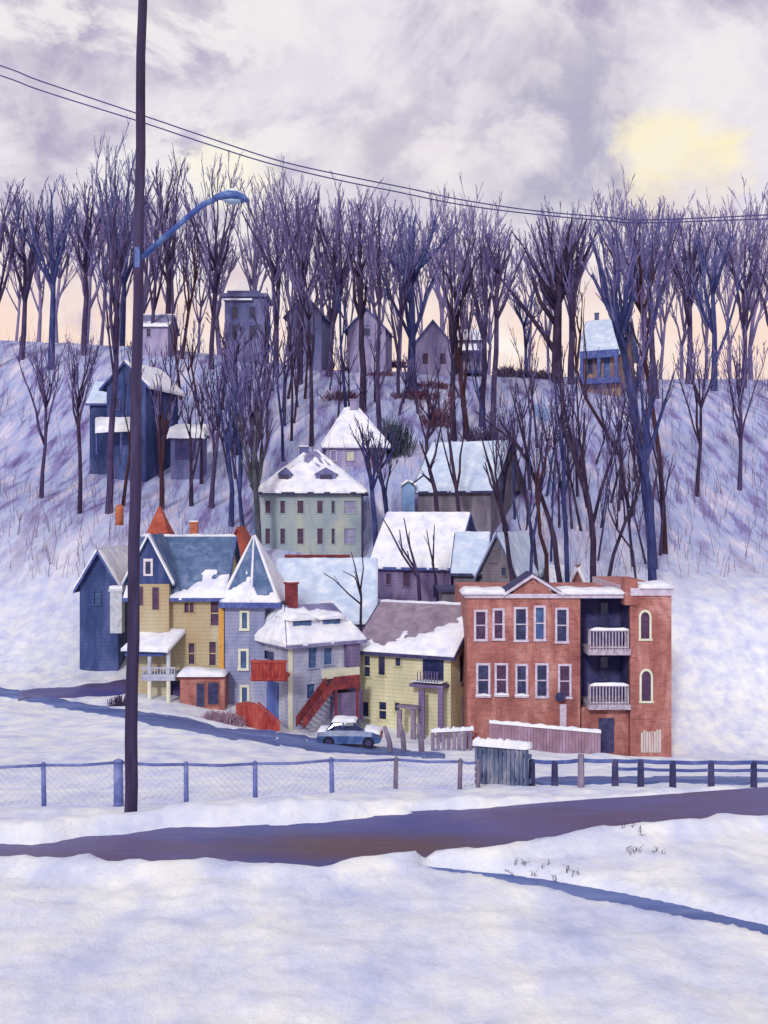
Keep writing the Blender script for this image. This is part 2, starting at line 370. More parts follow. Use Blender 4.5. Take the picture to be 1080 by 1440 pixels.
# ------------------------------------------------------------------ houses
class House:
    """rectangular building; u runs along its front, v away from the viewer"""
    def __init__(s, name, label, pxA, D, yaw, pxB=None, w=None, pxC=None, d=8, base_row=None, base_z=None, group=None, cat='house'):
        s.D = D; s.yaw = R(yaw)
        s.u = Vector((math.cos(s.yaw), -math.sin(s.yaw), 0)); s.v = Vector((math.sin(s.yaw), math.cos(s.yaw), 0))
        a = P(pxA, 720, D)
        s.o = Vector((a.x, a.y, 0))
        s.w = w if w else s.hit(pxB, 720, 0)[0]
        s.d = d
        if pxC is not None:
            s.d = s.hit_side(pxC, 720, s.w if yaw > 0 else 0)[0]
        s.z0 = base_z if base_z is not None else (s.hit((pxA+(pxB or pxA))/2, base_row, 0)[1])
        s.o.z = s.z0
        s.root = empty(name, s.o, -s.yaw, label, cat, group)
        s.wins = []
        s.holes = {'front': [], 'left': [], 'right': [], 'back': []}
    def loc(s, p):       # ray origin / dir in local frame
        return Vector((p.dot(s.u), p.dot(s.v), p.z))
    def hit(s, px, row, v=0.0):
        d = s.loc(ray(px, row)); c = s.loc(Vector((0,0,CZ))-Vector((s.o.x, s.o.y, 0)))
        t = (v-c.y)/d.y
        z = c.z+d.z*t
        return (c.x+d.x*t, z-getattr(s, 'z0', 0) if hasattr(s, 'z0') else z)
    def hit_side(s, px, row, u):
        d = s.loc(ray(px, row)); c = s.loc(Vector((0,0,CZ))-Vector((s.o.x, s.o.y, 0)))
        t = (u-c.x)/d.x
        z = c.z+d.z*t
        return (c.y+d.y*t, z-s.z0 if hasattr(s, 'z0') else z)
    def zrow(s, row, px=None, v=0.0):
        if px is None: px = 540+F*(s.o+s.u*s.w/2).x/(s.o+s.u*s.w/2).y
        return s.hit(px, row, v)[1]
    def pt(s, face, a, z, o=0.0):
        if face == 'front': return (a, -o, z)
        if face == 'left': return (-o, a, z)
        if face == 'right': return (s.w+o, a, z)
        return (a, s.d+o, z)
    def fbox(s, mb, face, a0, a1, z0, z1, o0, o1):
        p = [s.pt(face, a, z, o) for o in (o0, o1) for a, z in ((a0,z0),(a1,z0),(a1,z1),(a0,z1))]
        xs = [q[0] for q in p]; ys_ = [q[1] for q in p]
        mb.box(min(xs), max(xs), min(ys_), max(ys_), z0, z1)
    def window(s, face, px0, row0, px1, row1, pane='glass', trim='whitetrim', rail=True, sill=True, snow=False, arch=False, name='window', fw=.09, mull=False, label=None, plane=None):
        if face == 'front': (a0, z1), (a1, z0) = s.hit(px0, row0), s.hit(px1, row1)
        else:
            u = s.w if face == 'right' else 0
            (a0, z1), (a1, z0) = s.hit_side(px0, row0, u), s.hit_side(px1, row1, u)
        if a1 < a0: a0, a1 = a1, a0
        s.wins.append((face, a0, a1, z0, z1, pane, trim, rail, sill, snow, arch, name, fw, mull, label))
        s.holes[face].append((a0, a1, z0, z1))
    def wall_grid(s, mb, face, W, zb, zt, hs, depth=.16):
        hs = [h for h in hs if h[2] < zt]
        us = sorted({0.0, W} | {min(max(h[i], 0), W) for h in hs for i in (0, 1)})
        zs = sorted({zb, zt} | {min(h[i], zt) for h in hs for i in (2, 3)})
        for a0, a1 in zip(us, us[1:]):
            if a1-a0 < 1e-4: continue
            for z0, z1 in zip(zs, zs[1:]):
                if z1-z0 < 1e-4: continue
                ca, cz = (a0+a1)/2, (z0+z1)/2
                if any(h[0] < ca < h[1] and h[2] < cz < h[3] for h in hs): continue
                mb.face(s.pt(face,a0,z0), s.pt(face,a1,z0), s.pt(face,a1,z1), s.pt(face,a0,z1))
        for a0, a1, z0, z1 in hs:
            z1 = min(z1, zt); q = s.pt
            mb.face(q(face,a0,z0), q(face,a1,z0), q(face,a1,z0,-depth), q(face,a0,z0,-depth))
            mb.face(q(face,a0,z1), q(face,a1,z1), q(face,a1,z1,-depth), q(face,a0,z1,-depth))
            mb.face(q(face,a0,z0), q(face,a0,z1), q(face,a0,z1,-depth), q(face,a0,z0,-depth))
            mb.face(q(face,a1,z0), q(face,a1,z1), q(face,a1,z1,-depth), q(face,a1,z0,-depth))
    def walls(s, mat_, zt, gable=None, zr=None, below=4.0, bmat=None, name='wall'):
        """gable: 'u' ridge along the front, 'v' gable faces the front"""
        s.zt = zt; s.zr = zr
        mb = MB()
        for face, W in (('front', s.w), ('left', s.d), ('right', s.d), ('back', s.w)):
            s.wall_grid(mb, face, W, -below, zt, s.holes[face])
        if gable == 'u':
            for u in (0, s.w): mb.face((u,0,zt), (u,s.d,zt), (u,s.d/2,zr))
        if gable == 'v':
            for v in (0, s.d): mb.face((0,v,zt), (s.w,v,zt), (s.w/2,v,zr))
        if gable is None or gable == 'hip':
            mb.face((0,0,zt-.01), (s.w,0,zt-.01), (s.w,s.d,zt-.01), (0,s.d,zt-.01))
        o = mb.build(name, mat_, s.root)
        for w in s.wins: s.make_window(*w)
        return o
    def make_window(s, face, a0, a1, z0, z1, pane, trim, rail, sill, snow, arch, name, fw, mull, label):
        mb = MB()
        s.fbox(mb, face, a0-fw, a0+.02, z0, z1, -.10, .05); s.fbox(mb, face, a1-.02, a1+fw, z0, z1, -.10, .05)
        s.fbox(mb, face, a0-fw, a1+fw, z1-.02, z1+fw, -.10, .07)
        s.fbox(mb, face, a0-fw-.03, a1+fw+.03, z0-fw, z0+.02, -.10, .14 if sill else .05)
        if rail:
            zm = (z0+z1)/2; s.fbox(mb, face, a0+.02, a1-.02, zm-.035, zm+.035, -.09, -.01)
        if mull:
            am = (a0+a1)/2; s.fbox(mb, face, am-.025, am+.025, z0, z1, -.085, -.02)
        if arch:
            am = (a0+a1)/2; r = (a1-a0)/2+fw
            pts = [s.pt(face, am+r*math.cos(t), z1+fw*.6+r*.75*math.sin(t), -.02) for t in [math.pi*k/8 for k in range(9)]]
            off = Vector(s.pt(face, 0, 0, .10))-Vector(s.pt(face, 0, 0, 0))
            mb.prism(pts, off)
        w = mb.build(name, M[trim], s.root)
        if label: w['label'] = label
        pb = MB(); s.fbox(pb, face, a0, a1, z0, z1, -.12, -.075)
        pb.build('pane', M[pane], w)
        if snow:
            sb = MB(); am = (a0+a1)/2; hw = (a1-a0)/2+fw+.05
            pts = []
            n = 8
            for k in range(n+1):
                pts.append(s.pt(face, am-hw+2*hw*k/n, z0+.02+.10*math.sin(math.pi*k/n)+random.uniform(0,.03), 0))
            pts.append(s.pt(face, am+hw, z0+.0, 0)); pts.append(s.pt(face, am-hw, z0+.0, 0))
            off = Vector(s.pt(face, 0, 0, .17))-Vector(s.pt(face, 0, 0, 0))
            sb.prism(pts, off); sb.build('snow_cap', M['snow_roof'], w)
    def slab(s, mb, quad, t=.16):
        mb.prism([Vector(q) for q in quad], (0, 0, -t))
    def snow(s, quad, lvl, parent, seed=0, thick=.22, soft=.18, mat_='snow_roof', nu=44, nv=26, tilt=0.0, wob=.5, lo=None):
        """quad: eave left, eave right, ridge right, ridge left"""
        e0, e1, r1, r0 = [Vector(q) for q in quad]
        nrm = (e1-e0).cross(r0-e0 if (r0-e0).length > .01 else r1-e0).normalized()
        if nrm.z < 0: nrm = -nrm
        mb = MB(); cov = {}
        L1 = (e1-e0).length; L2 = (r0-e0).length
        for j in range(nv+1):
            for i in range(nu+1):
                a = i/nu; b = j/nv
                p = (e0.lerp(e1, a)).lerp(r0.lerp(r1, a), b)
                n_ = fbm(a*L1*.45+seed*13.1, b*L2*.45, seed*3.7)*wob*1.2
                c = lvl+tilt*(a-.5)-b+n_
                if lo is not None: c = min(c, b-lo+n_*.5)
                h = max(0.0, min(1.0, c/soft))
                h = h*(2-h)
                edge = min(1, min(a, 1-a)*nu/1.2+.25, b*nv/1.2+.45 if True else 1)
                th = (thick*edge*(.8+.5*fbm(a*L1*1.3, b*L2*1.3, seed+50)))*h if h > 0 else -.04
                cov[(i, j)] = h > 0
                mb.v.append(tuple(p+nrm*(th+.012 if h > 0 else -.04)))
        for j in range(nv):
            for i in range(nu):
                ks = [(i,j),(i+1,j),(i+1,j+1),(i,j+1)]
                if any(cov[k] for k in ks):
                    mb.f.append(tuple(k[1]*(nu+1)+k[0] for k in ks))
        # skirts
        def skirt(idx):
            for k, k2 in zip(idx, idx[1:]):
                if cov[k] and cov[k2]:
                    a = mb.v[k[1]*(nu+1)+k[0]]; b = mb.v[k2[1]*(nu+1)+k2[0]]
                    dz = thick*.9
                    mb.face(a, b, (b[0], b[1], b[2]-dz), (a[0], a[1], a[2]-dz))
        skirt([(i, 0) for i in range(nu+1)]); skirt([(0, j) for j in range(nv+1)]); skirt([(nu, j) for j in range(nv+1)]); skirt([(i, nv) for i in range(nu+1)])
        if not mb.f: return
        return mb.build('snow', M[mat_], parent, True)
    def roof_u(s, mat_, zt, zr, ov=.35, og=.3, lvl=1.3, back=1.3, seed=0, snowmat='snow_roof', trim=None, thick=.2, **kw):
        h = s.d/2; k = (zr-zt)/h; zo = zt-k*ov+.12; zr2 = zr+.12
        q1 = [(-og,-ov,zo),(s.w+og,-ov,zo),(s.w+og,h,zr2),(-og,h,zr2)]
        q2 = [(-og,s.d+ov,zo),(s.w+og,s.d+ov,zo),(s.w+og,h,zr2),(-og,h,zr2)]
        mb = MB(); s.slab(mb, q1); s.slab(mb, q2)
        r = mb.build('roof', mat_, s.root); s.roof = r
        if lvl: s.snow(q1, lvl, r, seed, mat_=snowmat, thick=thick, **kw)
        if back: s.snow([q2[1], q2[0], q2[3], q2[2]], back, r, seed+1, mat_=snowmat)
        if trim:
            mb = MB()
            for u in (-og-.07, s.w+og+.005):
                for a, b in (((-ov-.02), h), (s.d+ov+.02, h)):
                    mb.prism([(u,a,zo-.22),(u,b,zr2-.22),(u,b,zr2+.03),(u,a,zo+.03)], (.065,0,0))
            mb.box(-og, s.w+og, -ov-.06, -ov-.005, zo-.2, zo+.02)
            mb.build('fascia', M[trim], r)
        return r
    def roof_v(s, mat_, zt, zr, ov=.3, og=.35, lvl=1.3, lvl2=None, seed=0, snowmat='snow_roof', trim=None, **kw):
        h = s.w/2; k = (zr-zt)/h; zo = zt-k*ov+.12; zr2 = zr+.12
        q1 = [(-ov,s.d+og,zo),(-ov,-og,zo),(h,-og,zr2),(h,s.d+og,zr2)]
        q2 = [(s.w+ov,-og,zo),(s.w+ov,s.d+og,zo),(h,s.d+og,zr2),(h,-og,zr2)]
        mb = MB(); s.slab(mb, q1); s.slab(mb, q2)
        r = mb.build('roof', mat_, s.root); s.roof = r
        if lvl: s.snow(q1, lvl, r, seed, mat_=snowmat, **kw)
        if lvl2 is None: lvl2 = lvl
        if lvl2: s.snow(q2, lvl2, r, seed+1, mat_=snowmat, **kw)
        if trim:
            for v in (-og-.07, s.d+og+.005):
                mb = MB(); a, b = -ov-.02, s.w+ov+.02
                mb.prism([(a,v,zo-.24),(h,v,zr2-.24),(b,v,zo-.24),(b,v,zo+.03),(h,v,zr2+.03),(a,v,zo+.03)], (0,.065,0))
                mb.build('fascia', M[trim], r)
        return r
    def roof_hip(s, mat_, zt, zr, r0, r1, ov=.4, lvl=1.3, seed=0, snowmat='snow_roof', vm=.5, trim='darktrim', thick=.2, **kw):
        zo = zt-.05; zr2 = zr; vm = s.d*vm
        A = (-ov,-ov,zo); B = (s.w+ov,-ov,zo); C = (s.w+ov,s.d+ov,zo); Dd = (-ov,s.d+ov,zo)
        E = (r0,vm,zr2); G = (r1,vm,zr2)
        mb = MB(); qs = [[A,B,G,E],[B,C,G,G],[C,Dd,E,G],[Dd,A,E,E]]
        mb.face(A,B,G,E) if r1 > r0+.01 else mb.face(A,B,E)
        mb.face(B,C,G); mb.face(Dd,A,E)
        mb.face(C,Dd,E,G) if r1 > r0+.01 else mb.face(C,Dd,E)
        mb.face(A,B,C,Dd)
        r = mb.build('roof', mat_, s.root); s.roof = r
        for i, q in enumerate(qs):
            l = lvl[i] if isinstance(lvl, (list, tuple)) else lvl
            if l: s.snow(q, l, r, seed+i, mat_=snowmat, thick=thick, **kw)
        mb = MB()
        mb.box(-ov-.05, s.w+ov+.05, -ov-.05, s.d+ov+.05, zo-.22, zo-.012)
        mb.build('fascia', M[trim], r)
        return r
    def chimney(s, px0, px1, row0, row1, v, mat_='ochre_red', parent=None, cap=True):
        u0, z1 = s.hit(px0, row0, v); u1, z0 = s.hit(px1, row1, v)
        mb = MB(); dd = (u1-u0)
        mb.box(u0, u1, v, v+dd, z0-.8, z1-.12); mb.box(u0-.06, u1+.06, v-.06, v+dd+.06, z1-.12, z1)
        c = mb.build('chimney', M[mat_], parent or s.roof)
        if cap:
            sb = MB(); sb.box(u0-.04, u1+.04, v-.04, v+dd+.04, z1+.002, z1+.09); sb.build('snow_cap', M['snow_roof'], c)
        return c
    def part(s, name, mat_, fn, parent=None, smooth=False):
        mb = MB(); fn(mb); return mb.build(name, M[mat_] if isinstance(mat_, str) else mat_, parent or s.root, smooth)
    def fr(s, mb, px0, row0, px1, row1, o0, o1, face='front'):
        """box on the front face from a pixel rectangle"""
        if face == 'front': (a0, z1), (a1, z0) = s.hit(px0, row0), s.hit(px1, row1)
        else:
            u = s.w if face == 'right' else 0
            (a0, z1), (a1, z0) = s.hit_side(px0, row0, u), s.hit_side(px1, row1, u)
        s.fbox(mb, face, min(a0,a1), max(a0,a1), z0, z1, o0, o1)

def snow_pad(mb, x0, x1, y0, y1, z, h, seed=0, n=None):
    """soft rounded heap of snow on a ledge"""
    n = n or max(6, int((x1-x0)/.25)); prof = [(0,-.05),(-.04,.45),(.18,.92),(.5,1.0),(.82,.92),(1.04,.45),(1,-.05)]
    b0 = len(mb.v); m_ = len(prof)
    for i in range(n+1):
        t = i/n; x = x0+(x1-x0)*t
        e_ = min(1, .35+min(t, 1-t)*(x1-x0)/.25) if (x1-x0) > .3 else 1
        hh = h*e_*(.8+.7*fbm(x*.9, seed*3.1+y0))
        for (a_, c_) in prof: mb.v.append((x, y0+(y1-y0)*a_, z+hh*c_ if c_ > 0 else z-.03))
    for i in range(n):
        for k in range(m_-1): q = b0+i*m_+k; mb.f.append((q, q+m_, q+m_+1, q+1))
    mb.f.append(tuple(b0+k for k in range(m_))); mb.f.append(tuple(b0+n*m_+k for k in reversed(range(m_))))
# --- 1 brick apartment building
b = House('brick_building', 'long red brick apartment building with a small gable and two balconies', 657, 63, 0, pxB=816, d=11, base_row=1058, cat='apartment building')
B1 = b
for (x0, y0, x1, y1, pn) in ((669,860,683,899,'glass_maroon'),(695,858,707,898,'glass_maroon'),(725,856,740,900,'glass'),(753,854,765,899,'glass_blue'),(783,857,797,902,'glass'),
                         (672,935,687,978,'glass'),(698,935,712,977,'glass_maroon'),(727,936,740,978,'glass'),(755,935,769,979,'glass'),(787,936,801,980,'glass_maroon')):
    b.window('front', x0, y0, x1, y1, pn, 'lilactrim', snow=(y0 > 900 and x0 < 750), fw=.11)
zt = b.zrow(836)
b.walls(M['brick'], zt)
X = lambda px, v=0: b.hit(px, 720, v)[0]
Z = lambda row, v=0: b.zrow(row, 740, v)
uE = X(942); uR0 = X(818); uR1 = X(884)
# recessed balcony bay and right-hand tower
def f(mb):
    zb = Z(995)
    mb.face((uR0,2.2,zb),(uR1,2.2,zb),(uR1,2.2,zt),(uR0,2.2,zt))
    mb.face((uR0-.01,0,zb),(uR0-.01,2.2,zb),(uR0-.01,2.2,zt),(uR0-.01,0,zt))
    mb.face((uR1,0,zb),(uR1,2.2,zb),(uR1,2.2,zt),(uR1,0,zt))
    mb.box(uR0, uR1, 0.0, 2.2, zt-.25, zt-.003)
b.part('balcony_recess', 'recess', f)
def f(mb):
    mb.box(uR0, uR1, 0.02, 2.2, -4, Z(995))
    mb.box(uR0+.01, uR1, 2.22, 11, -4, zt-.01)
b.part('bay_wall', 'brick', f)
b2z = Z(826)
def f(mb):
    mb.box(uR1+.02, uE, -.35, 10.9, -4, b2z)
    mb.box(X(876), X(894), -.45, .6, Z(850), Z(813))
b.part('tower_wall', 'brick', f)
pr = b.part('parapet', 'lilactrim', lambda mb: (mb.box(X(657)-.15, uR1, -.2, 3.5, zt-.2, zt+.05), mb.box(uR1+.0, uE+.1, -.5, 11, b2z-.45, b2z-.01)))
for (a, c_, y0_, z_, sd) in ((X(657)-.3, X(714), -.34, zt+.05, 1), (X(784), uR1, -.34, zt+.05, 2), (X(896), uE+.1, -.62, b2z-.01, 3)):
    mb = MB(); snow_pad(mb, a, c_, y0_, y0_+3, z_, .36, sd); mb.build('snow', M['snow_roof'], pr, True)
# small gable
gz = Z(809); gm = X(748)
def f(mb): mb.prism([(X(714),-.02,zt-.1),(X(784),-.02,zt-.1),(gm,-.02,gz-.15)], (0,.35,0))
b.part('gable', 'brick', f)
def f(mb):
    for a in (X(708), X(790)):
        mb.prism([(a,-.3,zt-.05),(gm,-.3,gz-.05),(gm,-.3,gz+.16),(a,-.3,zt+.16)], (0,2.6,0))
gr = b.part('gable_roof', 'darktrim', f)
def f(mb):
    for a in (X(707), X(791)):
        mb.prism([(a,-.36,zt-.10),(gm,-.36,gz-.10),(gm,-.36,gz+.08),(a,-.36,zt+.08)], (0,.055,0))
b.part('fascia', 'lilactrim', f, gr)
# balconies
for (r0, r1, r2) in ((884, 911, 919), (961, 988, 995)):
    def f(mb): mb.box(X(824), X(883), -.75, 2.15, Z(r2), Z(r1))
    bal = b.part('balcony', 'balcony', f)
    def f(mb):
        z0, z1 = Z(r1), Z(r0)
        mb.box(X(826), X(881), -.72, -.62, z1-.08, z1)
        mb.box(X(826), X(881), -.71, -.63, z0+.08, z0+.16)
        n = 13
        for i in range(n):
            u = X(827)+(X(880)-X(827))*i/(n-1)
            mb.box(u-.035, u+.035, -.70, -.64, z0+.0, z1-.08)
        for u in (X(826)+.02, X(881)-.08):
            mb.box(u, u+.07, -.62, 0, z1-.08, z1-.01)
            for k in range(3): mb.box(u, u+.05, -.5+k*.2, -.45+k*.2, z0, z1-.08)
    b.part('railing', 'balcony', f, bal)
    b.part('snow', 'snow_roof', lambda mb: snow_pad(mb, X(827), X(880), -.76, -.58, Z(r0), .17, r0), bal, True)
for (y0, y1) in ((843, 880), (922, 958)):
    mb = MB(); mb.box(X(852), X(868), 2.12, 2.19, Z(y1+8), Z(y0+4)); dr = mb.build('door', M['darktrim'], b.root)
    mb = MB(); mb.box(X(855), X(865), 2.09, 2.115, Z(y1-12), Z(y0+9)); mb.build('pane', M['glass'], dr)
# tower windows and ground floor door
for (x0, y0, x1, y1) in ((899,867,911,897),(900,950,913,984)):
    mb = MB(); u0, u1, z0, z1 = X(x0), X(x1), Z(y1), Z(y0); o = -.35
    mb.box(u0-.12, u0, o-.06, o+.1, z0, z1); mb.box(u1, u1+.12, o-.06, o+.1, z0, z1); mb.box(u0-.16, u1+.16, o-.12, o+.1, z0-.12, z0-.002)
    um = (u0+u1)/2; r = (u1-u0)/2
    outer = [(um+(r+.12)*math.cos(math.pi*k/8), o-.06, z1+(r+.12)*1.2*math.sin(math.pi*k/8)) for k in range(9)]
    inner = [(um+r*math.cos(math.pi*k/8), o-.06, z1+r*1.2*math.sin(math.pi*k/8)) for k in range(9)]
    for k in range(8): mb.prism([outer[k], outer[k+1], inner[k+1], inner[k]], (0,.15,0))
    w = mb.build('window', M['cream'], b.root)
    mb = MB(); mb.prism([(u0,o-.02,z0),(u1,o-.02,z0)]+[(p[0], o-.02, p[2]) for p in inner], (0,.1,0)); mb.build('pane', M['glass_maroon'], w)
mb = MB(); mb.box(X(842), X(863), -.10, .03, Z(1058), Z(1010)); dr = mb.build('door', M['darktrim'], b.root)
mb = MB(); mb.box(X(848), X(858), -.12, -.102, Z(1030), Z(1015)); mb.build('pane', M['glass'], dr)
def f(mb):
    for i in range(8): mb.box(X(899+i*3.6), X(901.8+i*3.6), -.42, -.355, Z(1056), Z(1026+random.uniform(-2,3)))
b.part('whitewashed_boards', 'whitewash', f)
# little sign-lamp and pale downspout under the fifth lower window
def f(mb):
    mb.box(X(787), X(796), -.12, -.01, Z(1025), Z(990))
b.part('pale_patch', 'lilactrim', f)
def f(mb):
    mb.tube([(X(786),-.5,Z(978)),(X(786),-.02,Z(975))], [.32,.05], 8)
b.part('wall_lamp', 'darktrim', f)

# lean-to fence in front of the brick building
def board_fence(name, label, px0, px1, D, top0, top1, bot0, bot1, mat_, snow=True, bw=.16, gap=.02, jit=.03, thick=.05, cap=None, rails=True, cat='fence', snowh=.16, D2=None, taper=False):
    D2 = D2 or D
    A = P(px0, bot0, D); Bp = P(px1, bot1, D2)
    root = empty(name, A, 0, label, cat)
    L_ = Vector((Bp.x-A.x, Bp.y-A.y, 0)); n = max(2, int(L_.length/(bw+gap))); ux = L_.normalized()
    zt0 = P(px0, top0, D).z-A.z; zt1 = P(px1, top1, D2).z-A.z; zb1 = Bp.z-A.z
    yaw = math.atan2(ux.y, ux.x); root.rotation_euler = (0,0,yaw)
    Ln = L_.length
    for part_i in range(1):
        mb = MB()
        for i in range(n):
            a = i*Ln/n; t = a/Ln
            zt_ = zt0+(zt1-zt0)*t+random.uniform(-jit, jit); zb_ = zb1*t-.8
            o = random.uniform(-.012, .012)
            mb.box(a, a+bw, o, o+thick, zb_, zt_)
        mb.build('boards', M[mat_], root)
    if rails:
        mb = MB()
        for k in (.25, .8):
            mb.prism([(0,.06,zt0*k-.05),(Ln,.06,zb1+(zt1-zb1)*k-.05),(Ln,.06,zb1+(zt1-zb1)*k+.05),(0,.06,zt0*k+.05)], (0,.06,0))
        mb.build('rail', M[mat_], root)
    if snow:
        mb = MB(); n2 = 40; v = []
        for i in range(n2+1):
            t = i/n2; z = zt0+(zt1-zt0)*t
            h = snowh*(.75+.6*nz(i*.35, px0))
            mb.v += [(t*Ln,-.10,z-.03),(t*Ln,-.09,z+h*.6),(t*Ln,.03,z+h),(t*Ln,.15,z+h*.6),(t*Ln,.16,z-.03)]
        for i in range(n2):
            for k in range(4): a = i*5+k; mb.f.append((a, a+5, a+6, a+1))
        mb.f.append((0,1,2,3,4)); mb.f.append(tuple(n2*5+k for k in (4,3,2,1,0)))
        mb.build('snow', M['snow_roof'], root, True)
    return root
board_fence('board_fence', 'purple brown board fence with a long snow cap before the brick building', 688, 845, 60.5, 1016, 1030, 1064, 1068, 'lilacwood', snowh=.22)
board_fence('board_fence', 'grey lavender board fence with snow on top, below the yellow house', 606, 666, 56, 1029, 1026, 1064, 1068, 'weathered', bw=.2, gap=.05, jit=.05, snowh=.22)
board_fence('board_fence', 'dark maroon boards between the yellow house and the brick building', 656, 672, 58, 1030, 1030, 1068, 1068, 'redwood', snow=False)

# small house behind brick roof
h = House('house', 'small pinkish gabled house peeping over the roof of the brick building', 800, 84, 12, pxB=824, pxC=None, d=6, base_row=835)
zt = h.zrow(826); zr = h.zrow(800)
h.walls(M['brick_old'], zt, 'v', zr)
h.roof_v(M['red_roof'], zt, zr, ov=.2, og=.3, lvl=1.3, seed=91, trim='brick_trim' if 'brick_trim' in M else 'lilactrim')
h = House('house', 'low snow roofed shed left of the small pinkish gable above the brick roof', 776, 85, 0, pxB=803, d=6, base_row=835)
zt = h.zrow(826); zr = h.zrow(799, v=3)
h.walls(M['brick_old'], zt, 'u', zr); h.roof_u(M['red_roof'], zt, zr, lvl=1.3, seed=95, og=.1)

# --- 2 yellow house
h = House('house', 'pale yellow two storey house under a mauve roof half covered in snow', 506, 67.5, 27, pxB=634, d=7.2, base_row=1042)
for (x0, y0, x1, y1, r, a) in ((512,922,521,952,1,1),(532,922,542,950,0,1),(556,924,564,937,0,1),(509,986,519,1010,0,1),(533,986,544,1012,1,0),(555,987,563,1001,0,1)):
    h.window('front', x0, y0, x1, y1, 'glass', 'yellow', rail=bool(r), arch=False, fw=.06, snow=(x0 < 512))
h.window('right', 648, 884, 657, 900, 'glass', 'yellow', rail=False, fw=.05)
h.window('right', 646, 922, 661, 955, 'glass_maroon', 'weathered', rail=True, fw=.06)
h.window('right', 651, 978, 664, 1020, 'glass_maroon', 'purple', rail=False, fw=.08, name='door')
zt = h.zrow(911, 520); zr = h.zrow(851, 590, h.d/2)
h.walls(M['yellow'], zt, 'u', zr)
h.roof_u(M['mauve_roof'], zt, zr, ov=.45, og=.4, lvl=.42, seed=12, tilt=.75, thick=.22, trim='darktrim', wob=.45)
h.part('hanging_door', 'glass', lambda mb: (h.fr(mb, 595, 925, 624, 957, -.02, .06)), None)
def f(mb):
    h.fr(mb, 585, 958, 632, 966, 0, 1.0)
    h.fr(mb, 598, 966, 606, 1042, .86, 1.0); h.fr(mb, 625, 966, 632, 1042, .86, 1.0)
pf = h.part('porch_frame', 'darktrim', f)
pf.data.materials[0] = M['purple']
def f(mb):
    h.fr(mb, 596, 940, 626, 942.5, .92, 1.0)
    for k in range(8): h.fr(mb, 596+k*3.9, 942, 597+k*3.9, 958, .93, .98)
h.part('railing', 'purple', f, pf)
h.part('snow', 'snow_roof', lambda mb: h.fr(mb, 588, 955.2, 630, 957.8, .05, .98), pf)
def f(mb):
    h.fr(mb, 574, 986, 602, 992, .9, 1.6); h.fr(mb, 574, 992, 580, 1036, 1.45, 1.6); h.fr(mb, 593, 992, 599, 1036, 1.45, 1.6)
h.part('stair_frame', 'weathered', f)
YH = h

# --- 3 pale blue house with hip roof
h = House('house', 'pale blue hip roofed house with two dark dormers, red balcony and red stair', 408, 64, -33, pxB=501, pxC=352, base_row=1033)
for (x0, y0, x1, y1) in ((433,911,445,939),(455,911,467,934),(431,962,443,982)):
    h.window('front', x0, y0, x1, y1, 'glass_blue', 'palewall', rail=False, fw=.05)
h.window('left', 370, 913, 386, 930, 'glass', 'turret', rail=False, fw=.05)
zt = h.zrow(902, 440)
h.walls(M['palewall'], zt, None)
vm = .5
ra = h.hit(408, 850, h.d*.5)[0]; rb = h.hit(470, 850, h.d*.5)[0]; zr = h.hit(440, 849, h.d*.5)[1]
h.roof_hip(M['purple_roof'], zt, zr, max(ra-.4, .6), rb-.1, ov=.45, lvl=[.82,.3,1,1.25], seed=21, trim='purple_roof', wob=.35, tilt=-.35, thick=.2)
for (px, row) in ((421, 878), (462, 876)):
    # dormer: box with dark window and snow roof
    u, z = h.hit(px, row, 1.1)
    mb = MB(); mb.box(u-.72, u+.72, .75, 2.3, z-.5, z+.32); dm = mb.build('dormer', M['whitetrim'], h.roof)
    mb = MB(); mb.box(u-.62, u+.62, .70, .745, z-.30, z+.26); mb.build('pane', M['glass_blue'], dm)
    mb = MB(); snow_pad(mb, u-.9, u+.9, .5, 2.5, z+.32, .40, px)
    mb.build('snow', M['snow_roof'], dm, True)
h.chimney(407, 419, 819, 852, h.d*.45, 'redwood')
def f(mb): h.fr(mb, 405, 905, 411, 1034, 0.0, .06)
h.part('corner_board', 'cream', f)
h.part('porch_roof', 'cream', lambda mb: h.fr(mb, 452, 941, 500, 949, 0.0, .5))
h.part('side_wing', 'purple', lambda mb: h.fr(mb, 484, 905, 503, 1040, 0.01, .3))
h.part('porch_wall', 'purple', lambda mb: h.fr(mb, 464, 972, 500, 1036, 0.01, .9))
# red balcony at the left corner
def f(mb):
    def qd(x0, r0, x1, r1, D_, th):
        pts = []
        for (px, row) in ((x0,r1),(x1,r1),(x1,r0),(x0,r0)):
            q = P(px, row, D_)-h.o; pts.append(Vector((q.dot(h.u), q.dot(h.v), q.z)))
        off = Vector((math.sin(-h.yaw)*-1*0, 0, 0)); off = Vector((Vector((0,1,0)).dot(h.u), Vector((0,1,0)).dot(h.v), 0))*th
        mb.prism(pts, off)
    qd(353, 931, 402, 957, 61.7, .09); qd(352, 929, 403, 932.5, 61.62, .25); qd(352, 953.5, 403, 958, 61.82, 2.6)
    qd(353, 932, 356, 955, 61.8, 1.6)
    for k in range(9): qd(356+k*5.3, 933, 358.3+k*5.3, 953, 61.64, .055)
h.part('balcony', 'redpaint', f)
d_ = h.part('door', 'bluedoor', lambda mb: h.fr(mb, 392, 961, 376, 1008, 0, .07, 'left'))
h.part('side_window', 'bluedoor', lambda mb: h.fr(mb, 369, 960, 363, 985, 0, .05, 'left'))
